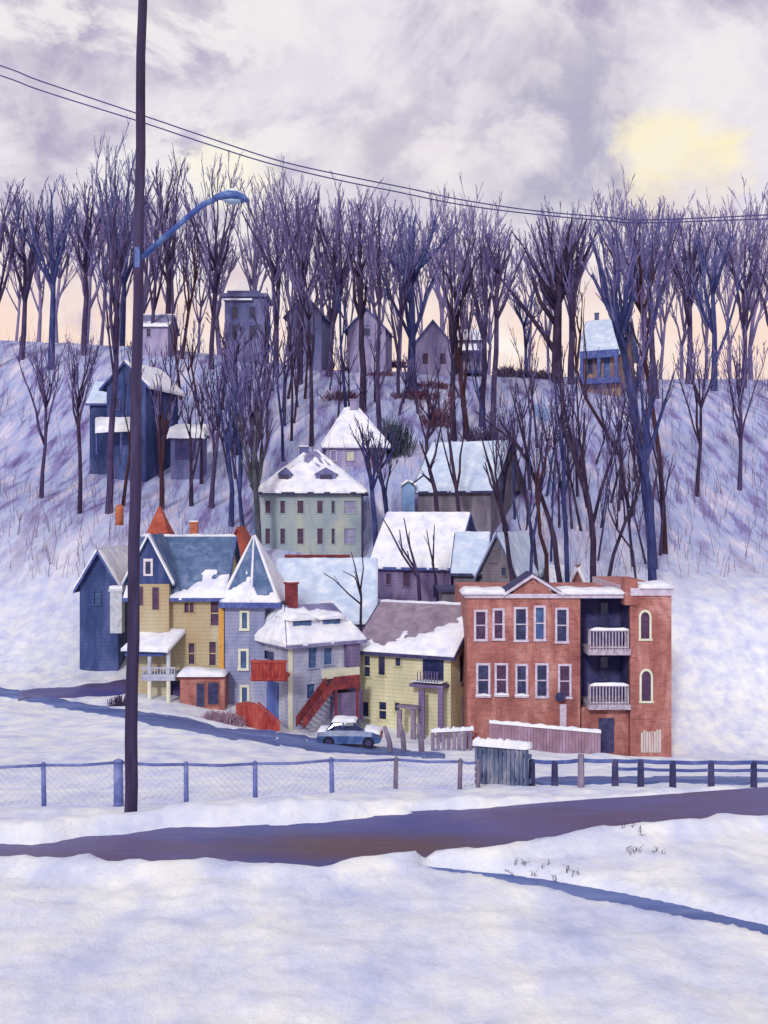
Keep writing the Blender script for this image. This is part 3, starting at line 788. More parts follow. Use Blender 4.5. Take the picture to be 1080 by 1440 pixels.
def f(mb):   # lower red stair seen from its side
    pts = []
    for (px, row) in ((342,1030),(343,993),(362,990),(394,1019),(394,1028)):
        q = P(px, row, 61.2)-h.o; pts.append((q.dot(h.u), q.dot(h.v), q.z))
    mb.prism(pts, (.0,1.1,0))
    q0, q1 = Vector(pts[2]), Vector(pts[3])
    mb.tube([q0+Vector((0,-.05,.1)), q1+Vector((0,-.05,.1))], .07, 5)
h.part('lower_stair', 'redpaint', f)
# right red stair with landing
def f(mb):
    o = -1.4
    (a0, z0), (a1, z1), (a2, z2) = h.hit(427, 1020, o), h.hit(470, 962, o), h.hit(506, 958, o)
    mb.prism([(a0,o,z0-.25),(a1,o,z1-.35),(a1,o,z1+.35),(a0,o,z0+.35)], (0,.08,0))
    mb.box(a1, a2, o, o+.08, z1-.35, z1+.42); mb.box(a1, a2, o+.08, -.02, z1-.35, z1-.22)
    mb.prism([(a0,-.5,z0-.25),(a1,-.5,z1-.35),(a1,-.5,z1+.35),(a0,-.5,z0+.35)], (0,.08,0))
    n = 10
    for i in range(n):
        t = i/n; a = a0+(a1-a0)*t; z = z0-.2+(z1-z0-.1)*(i+1)/n
        mb.box(a, a+(a1-a0)/n+.05, o+.08, -.5, z-.06, z)
    mb.box(a1+.1, a1+.22, o, o+.12, z1-3.2, z1-.35); mb.box(a2-.2, a2-.08, o, o+.12, z1-3.2, z1-.35)
h.part('stair', 'redwood', f)

# --- 4 turret
h = House('turret_house', 'narrow blue grey tower house with a steep pointed roof', 316, 67, 4, pxB=372, d=4.2, base_row=1015)
for (x0, y0, x1, y1) in ((340,861,348,884),(338,915,347,940),(340,966,348,990)):
    h.window('front', x0, y0, x1, y1, 'glass_blue', 'cream', rail=False, fw=.13)
zt = h.zrow(845)
h.walls(M['turret'], zt, None)
zp = h.zrow(752, 356, h.d/2)
ov = .75
A = [(-.15,-ov*.6,zt-.05),(h.w+1.0,-ov*.6,zt-.05),(h.w+1.0,h.d+ov,zt-.05),(-.15,h.d+ov,zt-.05)]
pk = (h.hit(357, 760, h.d/2)[0], h.d/2, zp)
mb = MB()
for i in range(4): mb.face(A[i], A[(i+1) % 4], pk)
mb.face(*A)
rf = mb.build('roof', M['slate'], h.root)
h.snow([A[0], A[1], pk, pk], .40, rf, 31, thick=.16, wob=.75)
h.snow([A[1], A[2], pk, pk], 1.2, rf, 33, thick=.1)
mb = MB()
for c in A[:4]:
    c = Vector(c); mb.tube([c, c.lerp(Vector(pk), .5), pk], [.13, .11, .06], 5)
mid = Vector(A[0]).lerp(Vector(A[1]), .52); mb.tube([mid+Vector((0,-.02,0)), pk], [.12, .05], 5)
mb.build('snow_ridges', M['snow_roof'], rf, True)
mb = MB(); mb.box(-.25, h.w+1.1, -ov*.6-.1, h.d+ov, zt-.4, zt-.06); mb.build('fascia', M['bluetrim'], rf)
mb = MB(); mb.tube([pk, (pk[0], pk[1], pk[2]+.7), (pk[0], pk[1], pk[2]+1.9)], [.10, .07, .03], 6); mb.build('finial', M['slate'], rf)

# --- 5 long low building with big snowy roof
h = House('long_house', 'long low building under a wide pale blue snow roof behind the tower house', 385, 76, 0, pxB=527, d=9, base_row=900)
zt = h.zrow(872); zr = h.zrow(789, v=4.5)
h.walls(M['farblue'], zt, 'u', zr)
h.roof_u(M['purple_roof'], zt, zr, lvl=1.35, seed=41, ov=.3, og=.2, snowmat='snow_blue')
def f(mb):
    for i in range(14):
        a = h.w*.05+h.w*.68*i/14; mb.tube([(a,4.5,zr+.36+.1*nz(i,1)),(a+h.w*.055,4.5,zr+.36+.1*nz(i+1,1))], .13, 5)
h.part('ridge_capping', 'redwood', f, h.roof)

# --- 6 tan house
h = House('house', 'tan two and a half storey house with a slate roof and dark blue gable', 181, 67, 0, pxB=313, d=8.5, base_row=1012)
TH = h
for (x0, y0, x1, y1) in ((259,847,273,862),(296,845,308,880),(265,904,274,934),(294,902,304,936)):
    h.window('front', x0, y0, x1, y1, 'glass_maroon', 'tan', rail=(y1-y0 > 20), fw=.05, sill=False, mull=(x0 == 259))
zt = h.zrow(836); zr = h.zrow(757, v=4.25)
h.walls(M['tan'], zt, 'u', zr)
h.roof_u(M['slate'], zt, zr, ov=.4, og=.25, lvl=.28, seed=51, tilt=.05, trim='bluetrim', thick=.2, wob=.55)
# front gable
a0, a1, am = h.hit(180, 720)[0], h.hit(243, 720)[0], h.hit(212, 720)[0]
gz0, gz1 = h.zrow(820), h.zrow(757)
gt = h.part('gable', 'darkblue', lambda mb: mb.prism([(a0,-.6,gz0),(a1,-.6,gz0),(am,-.6,gz1)], (0,4.2,0)))
h.part('gable_wall', 'tan', lambda mb: mb.box(h.hit(183,720)[0], h.hit(240,720)[0], -.55, .0, -3, gz0-.01))
for (x0, y0, x1, y1) in ((198,824,204,850),(217,825,226,856)):
    mb = MB(); h.fr(mb, x0-1, y0-1, x1+1, y1+1, .552, .58); w = mb.build('window', M['tan'], h.root)
    mb = MB(); h.fr(mb, x0, y0, x1, y1, .582, .60); mb.build('pane', M['glass_maroon'], w)
def f(mb):
    for a in (a0-.15, a1+.15):
        mb.prism([(a,-.8,gz0-.15),(am,-.8,gz1+.05),(am,-.8,gz1+.25),(a,-.8,gz0+.05)], (0,4.5,0))
gr = h.part('gable_roof', 'slate', f)
def f(mb):
    for a in (a0-.18, a1+.18):
        mb.prism([(a,-.85,gz0-.05),(am,-.85,gz1+.15),(am,-.85,gz1+.36),(a,-.85,gz0+.13)], (0,.5,0))
h.part('snow', 'snow_roof', f, gr)
mb = MB(); h.fr(mb, 205, 785, 218, 809, .61, .68); w = mb.build('window', M['whitetrim'], h.root)
mb = MB(); h.fr(mb, 208, 789, 215, 806, .682, .70); mb.build('pane', M['glass'], w)
h.chimney(267, 277, 734, 760, 4.4, 'ochre_red')
h.part('corner_board', 'orange', lambda mb: h.fr(mb, 308, 856, 315, 957, .0, .07))
# two-storey porch
def f(mb): h.fr(mb, 186, 913, 238, 917, .02, 1.9)
pr = h.part('porch_roof', 'bluetrim', f)
q = [h.hit(170, 913, -2.2), h.hit(236, 915, -2.2), h.hit(261, 887, -.02), h.hit(198, 887, -.02)]
quad = [(q[0][0],-2.2,q[0][1]),(q[1][0],-2.2,q[1][1]),(q[2][0],-.02,q[2][1]),(q[3][0],-.02,q[3][1])]
mb = MB(); h.slab(mb, quad, .15); ps = mb.build('porch_shingles', M['slate'], pr)
h.snow([(p[0],p[1],p[2]) for p in quad], 1.4, ps, 61, thick=.2, nu=24, nv=12)
for (x0, x1) in ((206,215),(233,241)):
    h.part('column', 'cream', lambda mb: mb.tube([(h.hit((x0+x1)/2,957,-1.7)[0],-1.7,h.hit(0,1009,-1.7)[1]),(h.hit((x0+x1)/2,957,-1.7)[0],-1.7,h.hit(0,985,-1.7)[1]),(h.hit((x0+x1)/2,957,-1.7)[0],-1.7,h.hit(0,957,-1.7)[1])],[.2,.13,.13],8))
    h.part('column', 'palechim', lambda mb: mb.tube([(h.hit((x0+x1)/2,957,-1.7)[0],-1.7,h.hit(0,950,-1.7)[1]),(h.hit((x0+x1)/2,957,-1.7)[0],-1.7,h.hit(0,915,-1.7)[1])],[.13,.13],8))
def f(mb):
    (a, z1), (c, z0) = h.hit(199, 948, -1.8), h.hit(246, 957, -1.8); mb.box(a, c, -1.85, 0, z0, z1)
    (a, z1), (c, z0) = h.hit(199, 938, -1.8), h.hit(246, 940, -1.8); mb.box(a, c, -1.85, -1.78, z0, z1)
    for k in range(12):
        u = h.hit(201+k*4, 720, -1.8)[0]; mb.box(u, u+.05, -1.83, -1.79, z0-.4, z0)
h.part('porch_floor', 'palewall', f)
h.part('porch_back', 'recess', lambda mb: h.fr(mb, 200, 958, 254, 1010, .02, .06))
d_ = h.part('porch_door', 'bluedoor', lambda mb: h.fr(mb, 217, 962, 229, 1008, .07, .12))
# brick bay
bx0, bx1 = h.hit(253, 720, -1.5)[0], h.hit(316, 720, -1.5)[0]
bz1 = h.hit(285, 951, -1.5)[1]
bay = h.part('brick_bay', 'brick', lambda mb: mb.box(bx0, bx1, -1.5, -.01, -3, bz1))
h.part('snow', 'snow_roof', lambda mb: snow_pad(mb, bx0-.15, bx1+.05, -1.75, -.02, bz1+.02, .5, 4), bay, True)
h.part('cornice', 'redwood', lambda mb: mb.box(bx0-.08, bx1+.06, -1.62, -.02, bz1-.14, bz1+.02), bay)
for (x0, y0, x1, y1) in ((277,961,287,993),(293,960,307,990)):
    (a, z1), (c, z0) = h.hit(x0, y0, -1.5), h.hit(x1, y1, -1.5)
    mb = MB(); mb.box(a-.08, c+.08, -1.55, -1.502, z0-.08, z1+.08); w = mb.build('window', M['brick_old'], h.root)
    mb = MB(); mb.box(a, c, -1.58, -1.552, z0, z1); mb.box(a, c, -1.59, -1.582, (z0+z1)/2-.03, (z0+z1)/2+.03); mb.build('pane', M['glass'], w)

# red gables behind the tan house
h = House('red_roofed_house', 'steep red pyramid roof rising left behind the tan house', 202, 80, 0, pxB=238, d=3, base_row=800)
zt = h.zrow(764); h.walls(M['brick_old'], zt, None)
h.roof_hip(M['red_roof'], zt, h.zrow(712, v=1.5), h.w*.42, h.w*.5, ov=.15, lvl=0, seed=3, trim='redwood')
h = House('red_roofed_house', 'red gable behind the right end of the slate roof beside the pointed tower', 322, 79, 0, pxB=346, d=4, base_row=830)
zt = h.zrow(765); h.walls(M['red_roof'], zt, 'v', h.zrow(743)); h.roof_v(M['red_roof'], zt, h.zrow(743), ov=.1, og=.2, lvl=0, lvl2=0)
# small red chimney stack standing on the snowy slope, left
mb = MB(); mb.tube([(0,0,-.5),(0,0,.7),(0.02,0,1.15)], [.34,.32,.27], 8)
o = mb.build('brick_stump', M['ochre_red'], None, True, P(168, 730, 86)); tag(o, 'little orange red brick stump on the snow above the dark blue house', 'brick stump')

# --- 7 dark blue house far left
h = House('house', 'dark navy house with snow on its slope, standing left of the pole', 112, 72, 0, pxB=166, d=8, base_row=878)
zt = h.zrow(822); zr = h.zrow(776)
h.window('front', 132, 832, 141, 850, 'glass_blue', 'darkblue')
h.walls(M['darkblue'], zt, 'v', zr)
h.roof_v(M['darkblue'], zt, zr, lvl=1.5, seed=71, wob=.1, trim='bluetrim')
mb = MB(); mb.box(-.38,.38,-.38,.38,-1,1.7); mb.box(-.46,.46,-.46,.46,1.7,1.85)
ch = mb.build('chimney_block', M['palechim'], None, False, P(165, 868, 69.5)); tag(ch, 'pale square chimney block standing beside the navy house at left', 'chimney')
mb = MB(); mb.box(-.42,.42,-.42,.42,1.853,2.05); mb.build('snow_cap', M['snow_roof'], ch)

# --- 8 green house
h = House('house', 'grey green two storey house with maroon windows and a snowy hip roof', 366, 95, 0, pxB=508, d=9, base_row=792)
for x0, x1, pn in ((373,380,'glass_maroon'),(394,401,'glass_maroon'),(418,427,'glass_maroon'),(446,454,'glass_maroon'),(466,471,'glass'),(484,500,'glass_pale2')):
    for y0, y1 in ((704,722),(743,765)):
        p_ = pn
        if pn == 'glass_pale2': p_ = 'lavender'
        h.window('front', x0, y0, x1, y1, p_, 'green', rail=(x0 > 480), fw=.05, sill=False, mull=(x0 > 480))
zt = h.zrow(691)
h.walls(M['green'], zt, None)
zr = h.zrow(634, v=4.5)
h.roof_hip(M['purple_roof'], zt, zr, h.w*.44, h.w*.52, ov=.5, lvl=[.78,1.2,1,1.2], seed=81, trim='darktrim', wob=.55, thick=.2)
for (px, row, ww) in ((402, 674, .55), (459, 674, .9)):
    u, z = h.hit(px, row, 1.6)
    mb = MB(); mb.box(u-ww, u+ww, .75, 3.4, z-.9, z+.45); mb.prism([(u-ww-.15,.70,z+.455),(u+ww+.15,.70,z+.455),(u,.70,z+1.05)], (0,2.6,0)); dm = mb.build('dormer', M['farblue'], h.roof)
    mb = MB(); mb.box(u-ww*.6, u+ww*.6, .68, .745, z-.55, z+.35); mb.build('pane', M['glass'], dm)
h.chimney(421, 433, 628, 646, 4.2, 'farblue', cap=True)
h.part('drainpipe', 'darktrim', lambda mb: mb.tube([(h.w+.1,-.1,-3),(h.w+.1,-.1,zt)], .09, 6))

# --- 9 pyramid snow house
h = House('house', 'lavender house with a tall snow covered pyramid roof and a pale window', 458, 112, 0, pxB=543, d=8, base_row=655)
h.window('front', 487, 634, 498, 648, 'glass_pale', 'lavender', rail=False, fw=.08)
h.window('front', 465, 634, 473, 648, 'lavender', 'whitetrim', rail=False, fw=.05)
zt = h.zrow(627); h.walls(M['lavender'], zt, None)
h.roof_hip(M['purple_roof'], zt, h.zrow(574, v=4), h.w*.32, h.w*.5, ov=.4, lvl=[1.25,1.2,1,1.2], seed=101, trim='lavender', thick=.25, snowmat='snow_roof')
h.chimney(492, 503, 561, 590, 3.4, 'lavender', cap=False)

# --- 10 long grey house right-mid
h = House('house', 'long grey brown house with a wide snowy roof and dark gable end', 588, 101, 24, pxB=690, d=9.5, base_row=722)
h.window('right', 712, 660, 719, 672, 'glass', 'greywood', rail=False, fw=.04)
h.window('right', 702, 690, 709, 704, 'glass', 'greywood', rail=False, fw=.04)
h.window('right', 724, 690, 731, 704, 'glass', 'greywood', rail=False, fw=.04)
zt = h.zrow(686, 620); zr = h.zrow(625, 640, h.d/2)
h.walls(M['greywood'], zt, 'u', zr, below=7)
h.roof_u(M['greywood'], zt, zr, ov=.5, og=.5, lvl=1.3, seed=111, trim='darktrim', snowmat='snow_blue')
# blue shed
h = House('blue_shed', 'narrow light blue shed left of the long grey brown house', 566, 100, 0, pxB=583, d=2.5, base_row=720)
zt = h.zrow(684)
M['skyblue'] = mat('light_blue_paint', (.14,.26,.50), (.20,.34,.60), (.28,.42,.66), size=.8)
h.walls(M['skyblue'], zt, 'v', h.zrow(678)); h.roof_v(M['skyblue'], zt, h.zrow(678), lvl=1.3, seed=3, ov=.1, og=.1)

# --- 11 purple house
h = House('house', 'purple house with a wide pale lilac snow roof and arched dark door', 526, 88, 20, pxB=634, d=8.5, base_row=842)
h.window('front', 567, 804, 577, 825, 'glass_maroon', 'purple', rail=False, fw=.06)
h.window('front', 543, 806, 550, 822, 'glass_maroon', 'purple', rail=False, fw=.06)
h.window('front', 609, 822, 618, 841, 'glass', 'purple', rail=False, fw=.05, name='door', sill=False)
zt = h.zrow(792, 540); zr = h.zrow(724, 600, h.d/2)
h.walls(M['purple'], zt, 'u', zr, below=6)
h.roof_u(M['purple_roof'], zt, zr, ov=.45, og=.45, lvl=1.3, seed=121, trim='bluetrim')

# --- 12 grey gable house
h = House('house', 'grey house with steep front gable and bright snow slope beside the purple house', 678, 82, 22, pxB=722, d=8, base_row=835)
h.window('front', 690, 775, 698, 791, 'glass', 'greywood', rail=False, fw=.05)
h.window('front', 705, 795, 712, 810, 'glass', 'greywood', rail=False, fw=.05)
zt = h.zrow(798, 700); zr = h.zrow(752, 700)
h.walls(M['greywood'], zt, 'v', zr, below=5)
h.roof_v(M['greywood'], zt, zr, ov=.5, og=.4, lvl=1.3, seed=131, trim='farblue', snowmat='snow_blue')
h2 = House('house', 'low grey wing with a bright tilted snow roof between purple house and grey gable', 638, 83, 10, pxB=682, d=6, base_row=835)
zt = h2.zrow(802); zr = h2.zrow(752, v=3)
h2.walls(M['greywood'], zt, 'u', zr); h2.roof_u(M['greywood'], zt, zr, ov=.4, og=.2, lvl=1.3, seed=133, trim='darktrim', snowmat='snow_blue')
h = House('shed', 'low dark flat roofed shed left behind the brick building', 622, 76, 0, pxB=716, d=4, base_row=860)
zt = h.zrow(832); h.walls(M['greywood'], zt, None)
h.part('roof', 'darktrim', lambda mb: mb.box(-.3, h.w+.3, -.4, 4.3, zt, zt+.18))

# --- 13 ridge houses
h = House('tower_house', 'dark flat topped square house on the ridge, tallest and leftmost of the ridge houses', 316, 150, 0, pxB=372, d=6, base_row=500)
for x0, x1 in ((327,335),(351,359)):
    for y0, y1 in ((432,448),(458,474)): h.window('front', x0, y0, x1, y1, 'glass', 'farblue', rail=False, fw=.08, sill=False)
zt = h.zrow(418); h.walls(M['farblue'], zt, None, below=5)
r = h.part('roof', 'farblue', lambda mb: (mb.box(-.5, h.w+.5, -.5, 6.5, zt, zt+.5), mb.box(.3, h.w-.8, .3, 5, zt+.5, zt+1.0)))
h.part('snow', 'snow_roof', lambda mb: mb.box(-.3, h.w*.7, -.55, -.3, zt-.5, zt-.25), r)
h = House('house', 'dark grey blue gabled house on the ridge, right of the flat topped one', 404, 150, 8, pxB=452, d=7, base_row=530)
h.window('front', 426, 432, 437, 446, 'glass', 'farblue', rail=False, fw=.05, sill=False)
h.window('front', 412, 470, 419, 484, 'glass', 'farblue', rail=False, fw=.05, sill=False); h.window('front', 434, 470, 441, 484, 'glass', 'farblue', rail=False, fw=.05, sill=False)
zt = h.zrow(442); h.walls(M['farblue'], zt, 'v', h.zrow(414), below=5)
h.roof_v(M['farblue'], zt, h.zrow(414), ov=.5, og=.4, lvl=0, lvl2=0, trim='darktrim')
h = House('house', 'blue grey gabled ridge house half hidden by a dark trunk', 489, 150, 8, pxB=542, d=7, base_row=520)
h.window('front', 512, 458, 520, 472, 'glass', 'farblue', rail=False, fw=.05, sill=False); h.window('front', 528, 480, 535, 494, 'glass', 'farblue', rail=False, fw=.05, sill=False)
zt = h.zrow(462); h.walls(M['lavender'], zt, 'v', h.zrow(434), below=5)
h.roof_v(M['darkblue'], zt, h.zrow(434), ov=.5, og=.4, lvl=.5, lvl2=0, seed=8, trim='bluetrim')
h = House('house', 'lavender gabled ridge house with three dark windows and blue eaves', 584, 148, 6, pxB=634, d=7, base_row=530)
for x0, y0, x1, y1 in ((609,468,616,482),(594,497,602,512),(619,497,627,512)): h.window('front', x0, y0, x1, y1, 'glass_maroon', 'lavender', rail=False, fw=.05, sill=False)
zt = h.zrow(482); zr = h.zrow(451); h.walls(M['lavender'], zt, 'v', zr, below=5)
h.roof_v(M['darkblue'], zt, zr, ov=.6, og=.4, lvl=0, lvl2=0, trim='bluetrim')
h = House('house', 'small ridge house with tiered snowy porch roofs right of the lavender gable', 644, 150, 0, pxB=678, d=6, base_row=530)
zt = h.zrow(478); zr = h.zrow(466, v=3)
h.window('front', 655, 498, 661, 510, 'glass', 'lavender', rail=False, fw=.05)
h.walls(M['lavender'], zt, 'u', zr, below=5); h.roof_u(M['darkblue'], zt, zr, lvl=1.3, seed=9, trim='darktrim')
def f(mb): mb.prism([(-.3,-2,h.zrow(496)),(-.3,0,h.zrow(486)),(-.3,0,h.zrow(490)),(-.3,-2,h.zrow(499))], (h.w*.9,0,0)); mb.box(0,h.w,-2,-.05,h.zrow(527),h.zrow(523)); [mb.box(k*h.w*.4,k*h.w*.4+.2,-1.9,-1.7,h.zrow(523),h.zrow(498)) for k in range(3)]
pr = h.part('porch', 'darktrim', f)
h.part('snow', 'snow_roof', lambda mb: mb.prism([(-.3,-2,h.zrow(495.5)),(-.3,0,h.zrow(485.5)),(-.3,0,h.zrow(483)),(-.3,-2,h.zrow(493))], (h.w*.9,0,0)), pr)
h = House('house', 'blue and ochre ridge house with snowy blue roof at the right', 819, 140, 26, pxB=872, d=8, base_row=542)
h.window('front', 827, 506, 833, 524, 'glass', 'bluetrim', rail=False); h.window('front', 850, 504, 857, 530, 'bluedoor', 'bluetrim', rail=False, name='door')
h.window('right', 880, 470, 885, 480, 'glass', 'ochre', rail=False)
zt = h.zrow(494, 835); zr = h.zrow(452, 850, h.d/2)
h.walls(M['ochre'], zt, 'u', zr, below=5)
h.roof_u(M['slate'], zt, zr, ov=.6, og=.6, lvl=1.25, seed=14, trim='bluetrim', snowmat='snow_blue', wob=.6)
h.chimney(836, 841, 440, 456, 4, 'farblue', cap=False)
def f(mb):
    h.fr(mb, 819, 496, 873, 503, 1.0, 1.25); h.fr(mb, 819, 534, 873, 539, .0, 1.25)
    for x_ in (819, 843, 867): h.fr(mb, x_, 503, x_+4.5, 536, 1.02, 1.22)
h.part('porch', 'bluetrim', f)
h = House('house', 'small purple roofed house far back on the left ridge behind bare trunks', 192, 148, 0, pxB=236, d=7, base_row=490)
h.window('front', 206, 462, 212, 474, 'glass', 'lavender', rail=False)
zt = h.zrow(458); h.walls(M['lavender'], zt, 'u', h.zrow(444, v=3.5), below=5); h.roof_u(M['purple_roof'], zt, h.zrow(444, v=3.5), lvl=.3, seed=5)
# left blue house on the slope
h = House('house', 'deep blue gabled house on the left slope with snow shelves, behind the pole', 150, 108, 16, pxB=205, d=7, base_row=636)
h.window('front', 162, 560, 168, 576, 'glass', 'bluetrim', rail=False); h.window('front', 184, 560, 190, 576, 'glass', 'bluetrim', rail=False)
zt = h.zrow(540); zr = h.zrow(510); h.walls(M['darkblue'], zt, 'v', zr, below=5)
h.roof_v(M['darkblue'], zt, zr, ov=.6, og=.4, lvl=1.2, seed=16, trim='bluetrim')
q = [h.hit(134,606,-2.4), h.hit(186,604,-2.4), h.hit(186,590,-.02), h.hit(134,590,-.02)]
quad = [(p[0], (-2.4 if i < 2 else -.02), p[1]) for i, p in enumerate(q)]
mb = MB(); h.slab(mb, quad, .15); pr = mb.build('porch_roof', M['darkblue'], h.root); h.snow(quad, 1.4, pr, 7, thick=.35, nu=20, nv=8)
for k in range(4):
    a = quad[0][0]+(quad[1][0]-quad[0][0])*k/3; h.part('porch_post', 'bluetrim', lambda mb: mb.box(a-.08, a+.08, -2.2, -2.04, h.zrow(640), quad[0][2]-.15))
h2 = House('house', 'low blue wing with snow roof at the left edge next to the deep blue house', 126, 110, 0, pxB=158, d=6, base_row=640)
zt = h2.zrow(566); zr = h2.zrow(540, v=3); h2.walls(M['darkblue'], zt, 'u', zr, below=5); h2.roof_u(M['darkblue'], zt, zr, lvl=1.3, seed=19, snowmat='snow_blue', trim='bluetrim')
# snowy shed
h = House('shed', 'small dark open shed with a round snow cap on the left slope', 240, 108, 0, pxB=284, d=3, base_row=650)
zt = h.zrow(613); h.walls(M['farblue'], zt, None)
r = h.part('roof', 'darktrim', lambda mb: mb.box(-.3, h.w+.3, -.4, 3.3, zt, zt+.12))
h.snow([(-.3,-.4,zt+.12),(h.w+.3,-.4,zt+.12),(h.w+.3,3.3,zt+.9),(-.3,3.3,zt+.9)], 1.4, r, 8, thick=.7, nu=22, nv=10)
h.part('opening_shade', 'recess', lambda mb: h.fr(mb, 246, 620, 276, 646, .02, .06))  # dark panel on the wall, the opening's shade as colour

# ------------------------------------------------------------------ trees
def bez(a, c, b, n):
    return [a*(1-t)**2 + c*2*t*(1-t) + b*t*t for t in [k/n for k in range(n+1)]]
def limb_tree(mbT, mbC, start, end, r0, rng, order=0, curve=.35, dens=1.0, out=None, rmin=.02, subs=6):
    L_ = (end-start).length
    dirv = (end-start)
    if out is None: out = Vector((rng.uniform(-1,1), rng.uniform(-1,1), 0))*L_*.06
    ctrl = start + dirv*.5 + out
    n = 5 if order == 0 else (3 if order == 1 else 2)
    pts = bez(start, ctrl, end, n)
    for k in range(1, n): pts[k] += Vector((rng.uniform(-1,1), rng.uniform(-1,1), rng.uniform(-.5,.5)))*L_*.018
    rr = [max(rmin*.7, r0*(1-.8*k/n)) for k in range(n+1)]
    (mbT if order == 0 else mbC).tube(pts, rr, 5 if order == 0 else (4 if order == 1 else 3), cap=(order == 0))
    if order >= 2: return
    m_ = max(1, int(round((subs if order == 0 else 4)*dens)))
    for i in range(m_):
        t = rng.uniform(.18, .95)
        k = min(n-1, int(t*n)); p = pts[k].lerp(pts[k+1], t*n-k)
        tv = (pts[k+1]-pts[k]).normalized()
        az = rng.uniform(0, 2*math.pi)
        side = Vector((math.cos(az), math.sin(az)*.8, rng.uniform(-.1,.35)))
        dv = (tv*1.0 + side*rng.uniform(.28,.62) + Vector((0,0,.35))).normalized()
        l = L_*rng.uniform(.25,.5)*(1.1-.55*t)
        limb_tree(mbT, mbC, p, p+dv*l, max(rmin, rr[k]*.5), rng, order+1, dens=dens, rmin=rmin, subs=subs)
TREES = []
def tree(label, trunk, w, fan=None, limbs=(), D=None, bark='bark_purple', twig='twig', dens=1.0, subs=6, cat='tree', name='bare_tree', dmin=72, group='bare winter trees'):
    px0, row0 = trunk[0]
    if D is None: D = ground_D(px0, row0, dmin)
    s_ = D/F
    rng = random.Random(hash((px0, row0, round(D))) & 0xffff)
    x0 = (px0-540)/F*D
    base = Vector((x0, D, H(x0, D)))
    root = empty(name, base, 0, label, cat, group)
    pts = [Vector((0,0,-.4))]
    dy = 0
    for i, (px, row) in enumerate(trunk):
        if i == 0: pts.append(Vector((0,0,.0))); continue
        dy += rng.uniform(-1,1)*s_*8
        p = P(px, row, D+dy)-base
        if p.z > pts[-1].z+.05: pts.append(p)
    # refine with small wobble
    if group != 'bare winter trees' or fan:
        ln = rng.uniform(-1,1)*5*s_
        for q in pts[2:]: q.x += ln*(q.z/max(.1, pts[-1].z))
    w = w*1.18; fine = [pts[0]]
    for a, b_ in zip(pts, pts[1:]):
        L_ = (b_-a).length; n = max(1, min(6, int(L_/(30*s_))))
        for k in range(1, n+1):
            q = a.lerp(b_, k/n)
            if k < n: q += Vector((rng.uniform(-1,1), rng.uniform(-1,1), 0))*w*s_*.16
            fine.append(q)
    n = len(fine); r0 = w*s_/2
    rr = [r0*(1.25 if k == 0 else (1.12 if k == 1 else 1.0))*(1-.45*k/(n-1)) for k in range(n)]
    mt = MB(); mt.tube(fine, rr, 8)
    t_ = mt.build('trunk', M[bark], root, True)
    mc = MB(); mbo = MB()
    rmin = .50*s_
    top = fine[-1]; rt = rr[-1]
    if fan:
        W, toprow, nn = fan[:3]; W *= 1.38
        cx = fan[3] if len(fan) > 3 else trunk[-1][0]
        for i in range(nn):
            q = (i+.5)/nn*2-1
            tx = cx+q*W/2+rng.uniform(-.12,.12)*W
            trow = toprow+abs(q)**1.5*(trunk[-1][1]-toprow)*.16+rng.uniform(0,.16)*(trunk[-1][1]-toprow)
            dd = rng.uniform(-.4,.4)*W*s_
            e_ = P(tx, trow, D+dd)-base
            st = fine[max(1, n-1-int(rng.random()*max(1, n*.42)))] if i not in (nn//2,) else top
            out = Vector(((e_.x-st.x)*rng.uniform(-.08,.12), (e_.y-st.y)*.15, 0))
            limb_tree(mbo, mc, st, e_, rt*rng.uniform(.65,1.2), rng, 0, dens=dens, out=out, rmin=rmin, subs=subs)
    for lm in limbs:
        # explicit limb: polyline of px, row; first point lies on the trunk
        q = [P(a, b_, D+rng.uniform(-1,1)*s_*10*(k > 0))-base for k, (a, b_) in enumerate(lm)]
        wl = w*s_*.27
        m_ = len(q); mbo.tube(q, [max(rmin, wl*(1-.6*k/(m_-1))) for k in range(m_)], 5)
        Lq = (q[-1]-q[0]).length
        for i in range(int(3*dens)+1):
            k = rng.randrange(m_-1); p = q[k].lerp(q[k+1], rng.random())
            tv = (q[k+1]-q[k]).normalized(); side = Vector((rng.uniform(-1,1), rng.uniform(-1,1), .3))
            limb_tree(mbo, mc, p, p+(tv+side*.45).normalized()*Lq*rng.uniform(.2,.4), wl*.4, rng, 1, dens=dens, rmin=rmin)
    if mbo.f: mbo.build('boughs', M[bark], root, True)
    if mc.f: mc.build('crown', M[twig], root)
    return root

# ridge and slope trees, left to right
tree('tall bluish tree cut by the left edge, its crown reaching high in the sky', [(153,722),(156,640),(163,540),(166,440),(166,380)], 9, (70,215,8), bark='bark_purple', twig='twig_blue', subs=8)
tree('thin dark tree rising just left of the pole below the deep blue house', [(173,712),(180,640),(184,590)], 5, (24,470,4), bark='bark_red', twig='twig_dark', dens=.6)
tree('bluish tree on the ridge close left of the pole top', [(172,470),(174,400),(172,360)], 7, (60,235,7), bark='bark_blue', twig='twig_blue')
tree('dark ridge tree right of the pole with a narrow upright crown', [(237,462),(237,400),(232,345),(228,320)], 8, (64,222,8), bark='bark_dark', twig='twig', subs=7)
tree('reddish leaning ridge tree between the pole and the lamp', [(256,505),(264,440),(272,400)], 5, (40,290,6), bark='bark_red', twig='twig')
tree('purple ridge tree just right of the pole, low forks', [(212,500),(214,440),(216,400)], 6, (50,270,7), bark='bark_purple', twig='twig')
tree('tree with wide V crown directly beneath the street lamp head', [(297,520),(298,450),(300,378)], 7, (86,236,9), limbs=[[(300,380),(280,340),(262,285)]], bark='bark_purple', twig='twig', subs=7)
